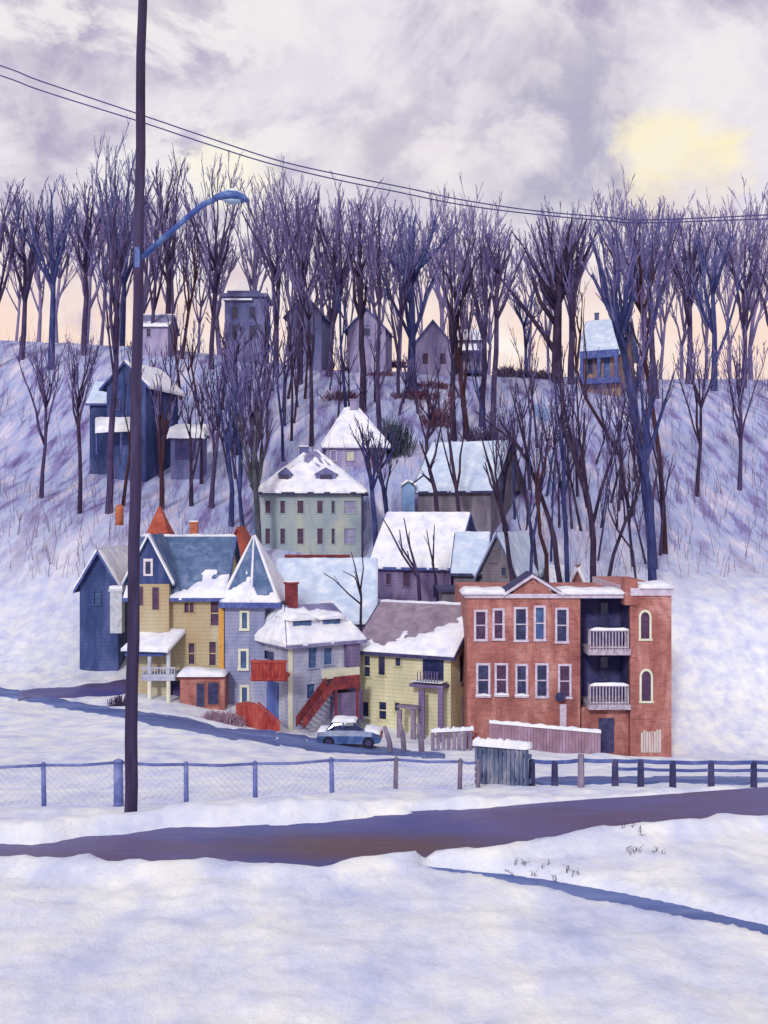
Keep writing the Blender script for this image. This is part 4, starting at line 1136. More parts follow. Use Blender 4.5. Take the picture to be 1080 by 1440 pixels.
tree('short reddish brown slope tree left of the small snow capped shed', [(228,716),(226,660),(229,610)], 7, (28,520,5), bark='bark_red', twig='twig', dens=.7)
tree('dark forked sapling in front of the small snow capped shed', [(269,712),(268,670),(266,615)], 6, (22,560,3), limbs=[[(269,680),(278,640),(284,600)]], bark='bark_dark', twig='twig_dark', dens=.4)
tree('grey purple slope tree with a long branch sweeping up to the left', [(297,716),(300,650),(304,600)], 7, (44,480,6), limbs=[[(304,605),(285,570),(252,520)]], bark='bark_purple', twig='twig')
tree('thick blue trunk, left of the blue pair above the red gable', [(325,742),(327,690),(322,640),(326,600)], 7, (40,500,5), bark='bark_blue', twig='twig_blue')
tree('bright blue trunk, right of the blue pair above the red gable', [(341,744),(336,700),(334,640)], 6, (34,480,5), bark='bark_blue', twig='twig')
tree('dark trunk crossing below the flat topped ridge house', [(332,640),(330,560),(332,500),(335,490)], 6, (40,455,4), bark='bark_dark', twig='twig_dark', limbs=[[(332,540),(315,480),(300,455)]])
tree('brown purple bushy fork left above the green house', [(362,692),(360,640),(358,600)], 9, (60,470,9), bark='bark_purple', twig='twig', subs=7)
tree('dark green grey trunk at the left corner of the green house', [(364,790),(364,740),(362,690),(360,660)], 9, (50,560,6), D=92, bark='bark_green', twig='twig_dark', limbs=[[(363,700),(350,670),(338,645)]])
tree('slim curved tree behind the left side of the green house roof', [(398,650),(396,600),(386,520),(376,470)], 4, (28,400,4), bark='bark_blue', twig='twig', dens=.6)
tree('ridge tree with long limbs leaning to both sides between the two dark houses', [(388,530),(389,460),(392,392)], 8, (86,262,8), limbs=[[(392,400),(368,350),(340,298)],[(392,392),(372,345),(348,285)]], bark='bark_purple', twig='twig', subs=8)
tree('tall lavender ridge tree over the gable of the dark grey blue house', [(421,540),(421,470),(424,390)], 8, (72,246,9), bark='bark_purple', twig='twig', subs=8)
tree('very thin dark tree before the left wall of the dark grey blue house', [(410,620),(410,560),(405,465)], 3.5, (16,420,3), bark='bark_dark', twig='twig_dark', dens=.4)
tree('dark straight trunk above the peak of the green house', [(438,628),(438,560),(437,520),(434,450)], 6, (40,380,5), bark='bark_dark', twig='twig')
tree('slim dark tree between the green house and the pyramid roof', [(487,590),(483,540),(478,490),(476,440)], 4.5, (34,360,5), bark='bark_blue', twig='twig_dark', dens=.7)
tree('broad ridge tree with fan crown left of the thick dark trunk', [(462,530),(466,460),(474,400)], 8, (84,262,9), limbs=[[(474,400),(455,345),(440,300)]], bark='bark_purple', twig='twig', subs=8)
tree('thick black trunk rising in front of the blue grey ridge house', [(510,580),(511,520),(508,450),(503,390)], 9, (66,272,8), bark='bark_dark', twig='twig', subs=7)
tree('purple tree right of the thick black trunk, crown ending in dark spikes', [(534,610),(531,540),(533,460),(532,400)], 6, (54,268,7), bark='bark_purple', twig='twig', subs=7)
tree('big blue V shaped tree in the middle of the ridge', [(581,552),(580,480),(580,430),(577,392)], 12, (110,296,9), limbs=[[(577,395),(555,370),(528,345)],[(578,400),(598,360),(612,310)]], bark='bark_blue', twig='twig_blue', subs=8)
tree('dark tree with spreading arms left of the lavender gable roof line', [(560,560),(558,500),(560,450)], 5, (44,340,6), bark='bark_purple', twig='twig')
tree('black forked tree overlapping the right side of the lavender gabled house', [(638,618),(638,540),(643,460),(646,415)], 8, (80,312,8), limbs=[[(645,425),(630,390),(612,362)],[(646,430),(662,395),(668,360)]], bark='bark_dark', twig='twig', subs=7)
tree('dark reddish trunk leaning left beside the black forked tree', [(657,617),(651,560),(647,500)], 8, (36,380,5), bark='bark_red', twig='twig_dark')
tree('tall purple ridge tree above the tiered porch house', [(678,600),(682,520),(684,440),(684,390)], 8, (60,316,8), bark='bark_purple', twig='twig', subs=8)
tree('dense lavender ridge tree right of the tiered porch house', [(692,612),(694,540),(697,450),(699,385)], 8, (64,322,8), limbs=[[(698,400),(710,370),(722,345)]], bark='bark_purple', twig='twig', subs=8)
tree('pale blue far tree standing before the bright cloud gap', [(740,530),(741,490),(740,460)], 5, (60,400,7), bark='bark_blue', twig='twig_blue', subs=7)
tree('broad dark ridge tree with long limb slanting up to the left', [(783,538),(784,480),(786,430),(788,400)], 14, (92,300,10), limbs=[[(784,500),(765,470),(735,430),(698,384)],[(785,440),(765,410),(750,365)],[(785,460),(760,425),(742,370)]], bark='bark_dark', twig='twig', subs=8)
tree('upright lavender ridge tree close right of the broad dark one', [(803,540),(804,470),(806,410)], 9, (50,306,8), bark='bark_purple', twig='twig', subs=7)
tree('red brown tree leaning beside the blue and ochre house', [(870,640),(850,605),(822,560),(808,520),(812,470)], 5, (26,410,4), bark='bark_red', twig='twig_dark', dens=.5)
tree('great dark tree at the right whose limb reaches up left over the ochre house', [(918,770),(908,690),(898,600),(885,530),(874,468)], 12, (90,300,8), D=88, limbs=[[(880,490),(858,440),(832,386)],[(876,470),(890,420),(885,370)]], bark='bark_blue', twig='twig', subs=7)
tree('red trunked tree at the right edge crossing the ridge line', [(935,760),(926,640),(910,540),(900,440),(898,400)], 7, (90,290,9), D=92, bark='bark_red', twig='twig_blue', subs=8)
tree('lavender tree at the right edge with crown near the wires', [(922,560),(918,470),(915,400)], 9, (84,284,9), bark='bark_purple', twig='twig', subs=8)
# lower right thicket, above the brick building
TR_G = 'bare winter trees'
tree('dark leaning trunk above the brick gable, its arm slanting up left', [(726,822),(712,752),(700,700),(690,660)], 7, None, limbs=[[(712,752),(704,720),(694,690)],[(690,660),(684,640),(676,610)],[(700,700),(690,680),(682,650)]], D=79, bark='bark_dark', twig='twig_dark', dens=.5)
tree('purple trunk just right of the brick gable peak', [(744,818),(748,770),(758,710),(762,680)], 5, (34,560,4), D=79, bark='bark_blue', twig='twig_dark', dens=.6)
tree('dark red trunk curving from the brick roof, short and thick', [(771,830),(769,780),(760,750),(757,690)], 7, (30,600,3), D=78, bark='bark_red', twig='twig_dark', dens=.5)
tree('long black tree arching up left from behind the small pinkish gable', [(792,812),(780,760),(762,700),(742,648)], 8, None, limbs=[[(742,648),(722,620),(695,600),(668,578)],[(750,670),(732,600),(722,560)],[(735,635),(715,610),(702,590)]], D=80, bark='bark_dark', twig='twig_dark', dens=.5)
tree('straight indigo trunk right of the long black arching tree', [(800,812),(798,750),(796,680),(795,620)], 7, (40,500,4), D=80, bark='bark_blue', twig='twig', dens=.6)
tree('tall black tree behind the balconies with a limb slanting left', [(835,826),(834,760),(826,700),(806,640),(788,590)], 9, (40,470,4), limbs=[[(833,740),(845,690),(868,620),(880,560)],[(826,700),(820,640),(822,580)]], D=79, bark='bark_dark', twig='twig_dark', dens=.5)
tree('dark trunk slanting right from the balcony roof to the blue tree', [(850,826),(862,780),(878,735),(893,700)], 6, (30,610,3), limbs=[[(885,715),(870,640),(862,610)]], D=79, bark='bark_dark', twig='twig_dark', dens=.5)
tree('thin curved sapling beside the brick tower parapet', [(902,822),(893,775),(872,745),(860,715)], 3.5, (16,660,3), D=77, bark='bark_dark', twig='twig_dark', dens=.4)
tree('big deep blue trunk behind the brick tower', [(918,826),(917,760),(913,700),(905,650)], 13, (60,480,6), D=78, bark='bark_blue', twig='twig_dark', dens=.7, limbs=[[(905,655),(895,610),(890,560)]])
tree('slim purple tree standing alone mid slope right of the long grey house', [(745,690),(741,640),(735,590)], 4, (30,530,4), bark='bark_purple', twig='twig_dark', dens=.6)
tree('slim tree with twin stems below the broad dark ridge tree', [(812,700),(810,640),(806,590)], 4, (36,520,4), bark='bark_purple', twig='twig_dark', dens=.6, limbs=[[(811,670),(820,620),(832,580)]])
tree('thin purple sapling on the right slope below the ochre house', [(870,720),(872,660),(868,610)], 4, (34,550,4), bark='bark_purple', twig='twig', dens=.6)
tree('slender dark trunk at the corner of the long grey gable', [(757,812),(752,760),(742,700),(725,640)], 5, (26,560,3), D=86, bark='bark_dark', twig='twig_dark', dens=.5)
# middle ones
tree('small bare tree growing between the snowy roof and the yellow house', [(507,868),(508,840),(507,828)], 4.5, None, limbs=[[(508,850),(490,835),(470,815),(455,806)],[(508,840),(500,812),(482,803)],[(507,832),(500,800),(494,776)],[(507,830),(511,800),(509,768)]], D=71, bark='bark_dark', twig='bark_dark', dens=.3)
tree('purple forked tree in front of the lilac snow roof', [(592,840),(588,810),(582,790)], 6, None, limbs=[[(588,812),(566,780),(548,745),(538,728)],[(583,792),(574,760),(568,728)],[(584,800),(565,770),(562,745)]], D=82, bark='bark_purple', twig='bark_dark', dens=.4)
tree('second small forked tree before the purple wall, by the arched door', [(618,838),(612,810),(608,790)], 5, None, limbs=[[(610,795),(604,770),(600,745)],[(609,792),(610,765),(611,738)]], D=82, bark='bark_dark', twig='bark_dark', dens=.3)
tree('black slanting tree before the eave of the long grey house', [(622,722),(612,690),(604,660)], 8, None, limbs=[[(606,665),(598,640),(590,620)],[(610,680),(596,668),(580,680)],[(604,662),(612,640),(620,600)]], D=94, bark='bark_dark', twig='twig_dark', dens=.6)
tree('second black trunk crossing the snowy roof of the long grey house', [(650,722),(642,690),(636,650),(632,620)], 6, (34,560,4), D=95, bark='bark_dark', twig='twig_dark', dens=.6)
tree('indigo trunks beside the right wall of the green house', [(528,778),(527,740),(522,690),(517,650)], 8, (50,590,6), D=92, bark='bark_blue', twig='twig_dark')
tree('crooked indigo tree between the green house and the blue shed', [(548,740),(545,700),(538,660)], 7, (50,600,6), D=97, bark='bark_blue', twig='twig_dark')
tree('dark twiggy tree below the maroon hedges in the middle slope', [(602,650),(600,620),(606,590)], 6, (60,540,7), D=112, bark='bark_dark', twig='bush_red', subs=7)
# quiet continuation beyond the edges of the photographed picture
for i, (px, row, top, W, ww, bk) in enumerate([(118,500,250,70,8,'bark_purple'),(72,520,262,80,9,'bark_blue'),(30,505,270,70,8,'bark_purple'),(-8,520,260,80,8,'bark_purple'),(112,722,470,40,6,'bark_dark'),(58,700,480,50,6,'bark_purple'),
                                      (968,540,300,70,8,'bark_purple'),(1004,550,312,76,9,'bark_blue'),(1046,545,318,70,8,'bark_purple'),(1084,550,330,70,8,'bark_purple'),(980,700,480,50,6,'bark_dark'),(1040,690,470,50,6,'bark_purple')]):
    lab = ['ridge tree beyond the picture edge, first left of the bluish cut tree','broad bluish ridge tree well left of the pole','purple ridge tree near the far left margin','outermost ridge tree at the far left','dark tree on the left slope below the ridge, outside the blue house','purple tree low on the far left slope',
           'ridge tree just right of the wire end','bluish ridge tree right of the brick tower','purple ridge tree near the far right margin','outermost ridge tree at the far right','dark slope tree right of the deep blue trunk','purple slope tree on the far right'][i]
    tree(lab, [(px,row),(px+3,(row*2+top)/3),(px+2,(row+top*2)/3+20)], ww, (W,top,8), bark=bk, twig='twig' if bk != 'bark_blue' else 'twig_blue', subs=7)

# background rows of far ridge trees: distance haze put into their paler twig colour
rng = random.Random(5)
far_labels = []
for i in range(34):
    px = 20+i*31.5+rng.uniform(-8,8)
    if 322 < px < 362 or 690 < px < 738 or 815 < px < 850 or 540 < px < 560 or 455 < px < 475: continue
    D = rng.uniform(156, 166)
    x0 = (px-540)/F*D
    row0 = 720-(H(x0, D)-CZ)*F/D
    top = 285+22*math.sin(i*.9)+rng.uniform(-8,12)+(28 if 690 < px < 780 else 0)
    tree('pale lavender tree in the haze-tinted back row of the ridge', [(px,row0),(px+rng.uniform(-3,3),row0-50),(px+rng.uniform(-5,5),row0-85+rng.uniform(-25,20))], rng.uniform(4,7.5), (rng.uniform(50,84),top+rng.uniform(-10,22),7), D=D, bark='twig_hazed', twig='twig_hazed', subs=8, dens=1.25, group='back row of ridge trees')

# slope thickets
rng = random.Random(11)
for i in range(30):
    px = 215+i*7.4+rng.uniform(-6,6); row = rng.uniform(560, 700)
    if 355 < px: row = rng.uniform(545, 625)
    hgt = rng.uniform(90, 160); ln = rng.uniform(-16,16)
    tree('slender sapling in the thicket on the left slope above the tan house and green house', [(px,row),(px+ln*.4,row-hgt*.3),(px+ln*.7,row-hgt*.5)], rng.uniform(2.6,4.6), (rng.uniform(24,40),row-hgt,4), bark=rng.choice(['bark_purple','bark_dark','bark_blue','bark_red']), twig=rng.choice(['twig','twig_dark']), dens=.55, group='left slope thicket', dmin=86)
for i in range(36):
    px = 690+i*6.9+rng.uniform(-6,6); row = rng.uniform(620, 800)
    hgt = rng.uniform(110, 200); ln = rng.uniform(-30,30)
    tree('slender sapling in the thicket on the right slope above the brick building', [(px,row),(px+ln*.4,row-hgt*.3),(px+ln*.7,row-hgt*.5)], rng.uniform(2.6,4.6), (rng.uniform(20,36),row-hgt,4), bark=rng.choice(['bark_purple','bark_dark','bark_blue','bark_dark']), twig=rng.choice(['twig','twig_dark']), dens=.5, group='right slope thicket', dmin=77)
for i in range(14):
    px = 460+i*16+rng.uniform(-6,6); row = rng.uniform(545, 600)
    hgt = rng.uniform(60, 120); ln = rng.uniform(-12,12)
    tree('slender bare sapling on the middle slope below the ridge houses', [(px,row),(px+ln*.4,row-hgt*.3),(px+ln*.7,row-hgt*.5)], rng.uniform(2.4,4), (rng.uniform(20,34),row-hgt,4), bark=rng.choice(['bark_purple','bark_dark']), twig='twig', dens=.5, group='middle slope saplings', dmin=100)
# bushes
def bush(label, px, row, D, w, h, n=60, m_='bush_red', cat='bush', name='bush'):
    s_ = D/F; x0 = (px-540)/F*D
    base = Vector((x0, D, min(H(x0, D), P(px, row, D).z+.3)))
    base.z = P(px, row, D).z
    rng = random.Random(int(px*7+row))
    mb = MB()
    for i in range(n):
        a = Vector((rng.uniform(-.42,.42)*w*s_, rng.uniform(-.3,.3)*w*s_, -.3)); an = rng.uniform(-1,1)
        b_ = a+Vector((an*w*s_*.22, rng.uniform(-.2,.2)*w*s_, .3+h*s_*rng.uniform(.45,1)*(1-.5*(abs(a.x)/(.42*w*s_))**2)))
        mb.tube([a, a.lerp(b_, .5)+Vector((an*.1,0,.05)), b_], [.9*s_, .7*s_, .35*s_], 3, cap=False)
        for k in range(2):
            c = a.lerp(b_, rng.uniform(.4,.8)); e_ = c+Vector((rng.uniform(-1,1)*w*s_*.12, rng.uniform(-.1,.1)*w*s_, h*s_*.22))
            mb.tube([c, e_], [.5*s_, .3*s_], 3, cap=False)
    o = mb.build(name, M[m_], None, False, base); tag(o, label, cat, 'bushes on the slope'); return o
def bushg(label, px, row, w, h, **k):
    bush(label, px, row, ground_D(px, row, 70), w, h, **k)
bushg('maroon hedge under the left of the blue grey ridge house', 498, 520, 40, 9)
bushg('maroon hedge between the black trunk and the blue grey ridge house', 535, 528, 44, 9)
bushg('dark red clump right below the blue grey ridge house', 560, 514, 36, 10)
bushg('wide dark maroon hedge below the lavender gabled house', 610, 545, 48, 12, n=90)
bushg('long purple brushwood bank under the wide maroon hedge', 585, 560, 70, 14, n=110)
bushg('dark purple clump left of the thick black trunk', 478, 562, 52, 16, n=90)
bushg('tangled dark bush below the middle ridge, near the blue patch', 618, 600, 46, 32, n=110)
bushg('dark bush between the pyramid roof and the long grey house', 556, 640, 50, 60, n=150, m_='evergreen')
bushg('navy hedge on the ridge right of the tiered porch house', 716, 530, 44, 18, n=120, m_='twig_dark')
bushg('navy hedge on the ridge left of the broad dark tree', 758, 532, 40, 14, n=110, m_='twig_dark')
bushg('purple brushwood left above the roof of the long grey house', 680, 625, 60, 30, n=110, m_='twig_dark')
bushg('brown tangled brush on the slope left of the tan house chimney', 205, 640, 40, 20, n=60, m_='twig_dark')
bush('purple bare hedge in front of the brick bay and the narrow tower house', 310, 1022, 60, 62, 24, n=420, m_='lilacwood', cat='hedge', name='hedge')
bush('dark scrub left of the pole beside the tan porch', 168, 995, 62, 30, 22, n=60, m_='twig_dark')

# dry weeds poking out of the near snow
mb = MB(); rng = random.Random(21)
for (px, row, sp, n) in ((735,1222,34,9),(790,1230,30,8),(890,1178,26,8),(905,1205,34,8)):
    for k in range(n):
        q = onflat(px+rng.gauss(0,1)*sp*.5, row+rng.gauss(0,1)*3); x, y = q; z = H(x, y)
        for j in range(3):
            hh = rng.uniform(.03,.11); mb.tube([(x,y,z-.05),(x+rng.uniform(-.03,.03),y,z+hh*.6),(x+rng.uniform(-.08,.08),y+rng.uniform(-.03,.03),z+hh)], [.004,.004,.002], 3, cap=False)
o = mb.build('dry_weeds', M['twig_dark'], None); tag(o, 'sparse dry weed stalks poking through the snow by the road', 'weeds', kind='stuff')
# undergrowth on the wooded slope
mb = MB(); rng = random.Random(3)
for i in range(5200):
    D = rng.uniform(84, 156); px = rng.uniform(-60, 1140); x = (px-540)/F*D
    if fbm(x*.09, D*.05, 4) < rng.uniform(-.35, .25): continue
    z = H(x, D); hgt = rng.uniform(.5, 2.4)*(1.0 if rng.random() < .8 else 2.0); lean = rng.uniform(-.35,.35)*hgt; r = rng.uniform(.012,.035)
    p0 = Vector((x, D, z-.2)); p1 = Vector((x+lean*.4, D+rng.uniform(-.2,.2), z+hgt*.5)); p2 = Vector((x+lean, D, z+hgt))
    mb.tube([p0, p1, p2], [r, r*.8, r*.3], 3, cap=False)
    if rng.random() < .6:
        mb.tube([p1, p1+Vector((rng.uniform(-.5,.5), 0, hgt*.4))], [r*.6, r*.2], 3, cap=False)
o = mb.build('undergrowth', M['brush'], None); tag(o, 'thin lavender brushwood covering the snowy wooded hillside', 'undergrowth', kind='stuff')

# ------------------------------------------------------------------ foreground: pole, lamp, wires
D = 19.0
base = P(183, 1146, D); base.z = CZ+G0-.05
root = empty('utility_pole', base, 0, 'tall dark wooden utility pole at the left, rising out of the snow', 'utility pole')
top = P(201, -60, D)-base
mb = MB(); n = 18
pts = [Vector((0,0,-.3)).lerp(top, k/n)+Vector((.012*math.sin(k*1.9), .01*math.cos(k), 0)) for k in range(n+1)]
mb.tube(pts, [.118-.040*k/n for k in range(n+1)], 14)
mb.build('shaft', M['pole'], root, True)
# streetlight
A = P(202, 360, D); Bm = P(255, 313, D-.3); Cm = P(285, 288, D-.5); E = P(303, 280, D-.6)
lr = empty('street_lamp', A, 0, 'blue street lamp reaching out on a slanting arm from the dark pole', 'street lamp')
mb = MB(); mb.tube([Vector((-.06,0,-.05)), Bm-A, Cm-A, E-A], [.055,.05,.05,.045], 10); mb.build('arm', M['lampblue'], lr, True)
mb = MB(); mb.box(-.14,-.05,-.09,.09,-.22,.14); mb.build('bracket', M['lampblue'], lr)
# cobra head: lofted ellipses
mb = MB(); S = D/F
a = P(300, 279, D-.6)-A; secs = [(0,.05,.05,0),(.10,.085,.075,.02),(.25,.15,.10,.035),(.42,.16,.10,.02),(.56,.11,.075,-.02),(.62,.03,.03,-.05)]
mb2 = MB(); ns = 14
for (t, ry, rz, dz) in secs:
    for k in range(ns):
        an = 2*math.pi*k/ns; mb.v.append((a.x+t, a.y+ry*math.cos(an), a.z+dz+rz*math.sin(an)*(1 if math.sin(an) > 0 else .6)))
for j in range(len(secs)-1):
    for k in range(ns): k2 = (k+1) % ns; mb.f.append((j*ns+k, j*ns+k2, (j+1)*ns+k2, (j+1)*ns+k))
mb.f.append(tuple(range(ns))); mb.f.append(tuple((len(secs)-1)*ns+k for k in range(ns)))
hd = mb.build('lamp_head', M['lampblue'], lr, True)
for (t, ry, rz, dz) in ((.18,.08,.02,-.03),(.32,.11,.09,-.045),(.48,.09,.04,-.045)):
    for k in range(ns): an = 2*math.pi*k/ns; mb2.v.append((a.x+t+ (0), a.y+ry*math.cos(an), a.z+dz-.01+rz*math.sin(an)*.6))
for j in range(2):
    for k in range(ns): k2 = (k+1) % ns; mb2.f.append((j*ns+k, j*ns+k2, (j+1)*ns+k2, (j+1)*ns+k))
mb2.build('lens', M['lens'], hd, True)
mb = MB()
for i in range(8):
    t0_, t1_ = .12+.06*i, .12+.06*(i+1)
mb.tube([(a.x+.15,a.y,a.z+.10),(a.x+.32,a.y,a.z+.125),(a.x+.5,a.y,a.z+.08)], [.03,.06,.03], 6); mb.build('snow', M['snow_blue'], hd, True)
# wires
def wire(label, rows, start):
    pts = [start]
    for px, row, Dw in rows: pts.append(P(px, row, Dw))
    # catmull smooth
    out = []
    for i in range(len(pts)-1):
        p0 = pts[max(i-1,0)]; p1 = pts[i]; p2 = pts[i+1]; p3 = pts[min(i+2, len(pts)-1)]
        for k in range(8):
            t = k/8; out.append(.5*((2*p1)+(p2-p0)*t+(2*p0-5*p1+4*p2-p3)*t*t+(3*p1-3*p2+p3-p0)*t**3))
    out.append(pts[-1])
    o0 = out[0]; mb = MB(); mb.tube([p-o0 for p in out], [max(.011, p.y*.00062) for p in out], 5)
    o = mb.build('power_line', M['wire'], None, True, o0); tag(o, label, 'power line', 'overhead wires')
wire('upper overhead wire slanting down from the top left to the right', [(-80,66,21),(60,115,21.5),(200,162,22),(300,196,23),(400,228,24),(500,250,27),(580,266,30),(650,281,33),(750,296,39),(850,305,46),(926,309,54),(1120,300,70)], P(-900, -190, 19))
wire('lower overhead wire running just beneath the upper one', [(-80,80,20.9),(60,128,21.4),(200,172,21.8),(290,202,22.4),(380,230,23),(480,254,26),(560,270,29),(650,288,33),(750,301,39),(850,310,46),(926,313,54),(1120,306,70)], P(-900, -176, 18.9))
# ------------------------------------------------------------------ chain link fence
def fence_pt(px, row, D): return P(px, row, D)
FP = [(-60,1078,1146,22.2),(62,1076,1142,22.4),(167,1072,1136,22.6),(262,1075,1132,22.8),(359,1074,1131,23.0),(467,1069,1121,23.6),(556,1068,1112,24.2),(646,1071,1114,24.2),(672,1072,1114,24.3)]
o0 = P(FP[0][0], FP[0][2], FP[0][3])
root = empty('chain_link_fence', o0, 0, 'low chain link fence with blue steel posts along the snow bank', 'fence')
for i, (px, r0, r1, D) in enumerate(FP):
    b0 = P(px, r1, D); b0.z = H(b0.x, b0.y)-.2; t0 = P(px+random.uniform(-1.5,1.5), r0-1, D)
    rr = .055 if px != 167 else .11
    mb = MB(); mb.tube([b0-o0, t0-o0], [rr, rr*.9], 8); mb.tube([t0-o0, t0-o0+Vector((0,0,.05))], [rr*1.15, rr*.5], 8)
    p = mb.build('post', M['steel'] if px < 540 else M['weathered'], root, True)
for (a, c) in zip(FP, FP[1:]):
    t0, t1 = P(a[0], a[1], a[3]), P(c[0], c[1], c[3]); b0, b1 = P(a[0], a[2]-2, a[3]), P(c[0], c[2]-2, c[3])
    b0.z = max(b0.z, H(b0.x, b0.y)-.03); b1.z = max(b1.z, H(b1.x, b1.y)-.03)
    mb = MB(); mid = t0.lerp(t1, .5)-Vector((0,0,.03)); mb.tube([t0-o0, mid-o0, t1-o0], .032, 6); mb.build('rail', M['steel'], root, True)
    mb = MB(); mb.tube([b0-o0+Vector((0,0,.05)), b1-o0+Vector((0,0,.05))], .012, 5)
    L_ = (t1-t0).length; hgt = ((t0.z-b0.z)+(t1.z-b1.z))/2; step = .15
    n = int((L_+hgt)/step)
    for sgn in (1, -1):
        for k in range(n):
            s0 = k*step-hgt
            u0, z0_, u1, z1_ = s0, 0.0, s0+hgt, hgt
            if u0 < 0: z0_ += -u0; u0 = 0
            if u1 > L_: z1_ -= (u1-L_); u1 = L_
            if z1_-z0_ < .03: continue
            if sgn < 0: u0, u1 = L_-u0, L_-u1
            q0 = b0.lerp(b1, u0/L_).lerp(t0.lerp(t1, u0/L_), z0_/hgt); q1 = b0.lerp(b1, u1/L_).lerp(t0.lerp(t1, u1/L_), z1_/hgt)
            mb.tube([q0-o0, q1-o0], .0075, 3, cap=False)
    mb.build('mesh_panel', M['mesh'], root)

# rail fence to the right
RP = [(748,1070,1112,24.6),(780,1072,1116,24.4),(817,1063,1116,24.2),(865,1070,1115,24),(901,1070,1112,24),(946,1072,1112,24),(1000,1072,1112,24),(1060,1072,1112,24),(1120,1072,1112,24)]
o0 = P(*[RP[0][0], RP[0][2], RP[0][3]])
root = empty('rail_fence', o0, 0, 'dark blue wooden rail fence at the lower right in front of the brick building', 'fence')
for px, r0, r1, D in RP:
    b0 = P(px, r1, D); b0.z = H(b0.x, b0.y)-.2; t0 = P(px, r0-2, D)
    mb = MB(); mb.tube([b0-o0, t0-o0], [.085,.07], 6); mb.build('post', M['darktrim'] if px != 817 else M['weathered'], root, False)
for lv, r_ in ((0, .045), (11, .035)):
    for a, c in zip(RP, RP[1:]):
        if lv and a[0] < 840: continue
        mb = MB(); p0 = P(a[0], max(a[1],1069)+lv, a[3]); p1 = P(c[0], max(c[1],1069)+lv, c[3]); mb.tube([p0-o0, (p0.lerp(p1,.5)-o0)-Vector((0,0,.015)), p1-o0], r_, 6); mb.build('rail', M['bluetrim'], root)

# slatted bin enclosure with snow
board_fence('slatted_bin_enclosure', 'blue grey slatted timber enclosure heaped with snow in front of the brick building', 668, 743, 25.5, 1046, 1052, 1104, 1116, 'bluewood', bw=.085, gap=.035, jit=.05, snowh=.20, cat='enclosure', D2=24.3)
# leaning stakes below the yellow house
for i, (px0, r0, px1, r1, ww, lab) in enumerate(((541,1022,552,1066,8,'leftmost leaning wooden stake below the yellow house, tilting left'),(561,1010,570,1064,8,'tallest leaning wooden stake below the yellow house, middle one'),(588,1018,594,1066,9,'rightmost leaning wooden stake below the yellow house, by the porch posts'))):
    D = 50; b0 = P(px1, r1, D); t0 = P(px0, r0, D); mb = MB(); r_ = ww*D/F/2
    mb.tube([Vector((0,0,-.5)), (t0-b0)*.5+Vector((.05,0,0)), t0-b0], [r_, r_*.95, r_*.7], 7)
    mb.tube([(t0-b0), (t0-b0)*1.03], [r_*.7, r_*.2], 7)
    o = mb.build('wooden_stake', M['weathered'], None, True, b0); tag(o, lab, 'stake', 'leaning stakes')

# ------------------------------------------------------------------ parked car under snow
D = 55
cc = P(492, 1052, D)
cc.z = H(cc.x, cc.y)+.02
dz_ = P(492, 1053, D).z-cc.z
if dz_ > 0: cc.z += dz_*.9
car = empty('parked_car', cc, R(-4), 'snow covered blue car parked on the lower street by the yellow house', 'car')
def loft(mb, secs):
    n = len(secs[0])
    for sct in secs: mb.v += [tuple(p) for p in sct]
    for j in range(len(secs)-1):
        for k in range(n): k2 = (k+1) % n; mb.f.append((j*n+k, j*n+k2, (j+1)*n+k2, (j+1)*n+k))
    mb.f.append(tuple(range(n))); mb.f.append(tuple((len(secs)-1)*n+k for k in reversed(range(n))))
CL = 1.62
prof = [(-1.62,.30,.62),(-1.55,.25,.80),(-1.0,.22,.86),(-.5,.22,.88),(.6,.22,.88),(1.2,.22,.84),(1.55,.25,.70),(1.64,.32,.55)]
def bsec(x, z0, z1, hw):
    return [(x,-hw,z0),(x,-hw*1.02,z0+(z1-z0)*.6),(x,-hw*.92,z1),(x,hw*.92,z1),(x,hw*1.02,z0+(z1-z0)*.6),(x,hw,z0)]
mb = MB(); loft(mb, [bsec(x, z0, z1, .70 if abs(x) > 1.5 else .76) for x, z0, z1 in prof]); body = mb.build('body', M['carblue'], car)
mb = MB(); loft(mb, [bsec(-1.15,.84,.86,.64),bsec(-.75,.84,1.26,.58),bsec(.25,.84,1.30,.58),bsec(.85,.84,.88,.64)]); cab = mb.build('windows', M['glass'], car)
mb = MB(); loft(mb, [bsec(-.80,1.24,1.29,.60),bsec(.28,1.28,1.33,.60)]); rf = mb.build('roof', M['carblue'], car)
mb = MB()
for sy in (-1, 1):
    mb.tube([(-.3, sy*.64, .86), (-.3, sy*.59, 1.28)], .035, 5)
    mb.tube([(-1.15, sy*.63, .86), (-.78, sy*.58, 1.26)], .035, 5); mb.tube([(.85, sy*.63, .86), (.26, sy*.58, 1.29)], .035, 5)
mb.build('pillar', M['carblue'], car)
for x in (-1.02, 1.02):
    for y in (-.70, .70):
        mb = MB(); mb.tube([(x,y-.10,.30),(x,y+.10,.30)], .30, 14); wh = mb.build('wheel', M['tyre'], car)
        mb = MB(); mb.tube([(x,y-.115,.30),(x,y+.115,.30)], .16, 10); mb.build('rim', M['darktrim'], wh)
for y in (-.5, .5):
    mb = MB(); mb.box(-1.66, -1.60, y-.14, y+.14, .60, .72); mb.build('headlight', M['whitetrim'], car)
    mb = MB(); mb.box(1.60, 1.67, y-.14, y+.14, .55, .68); mb.build('tail_light', M['redpaint'], car)
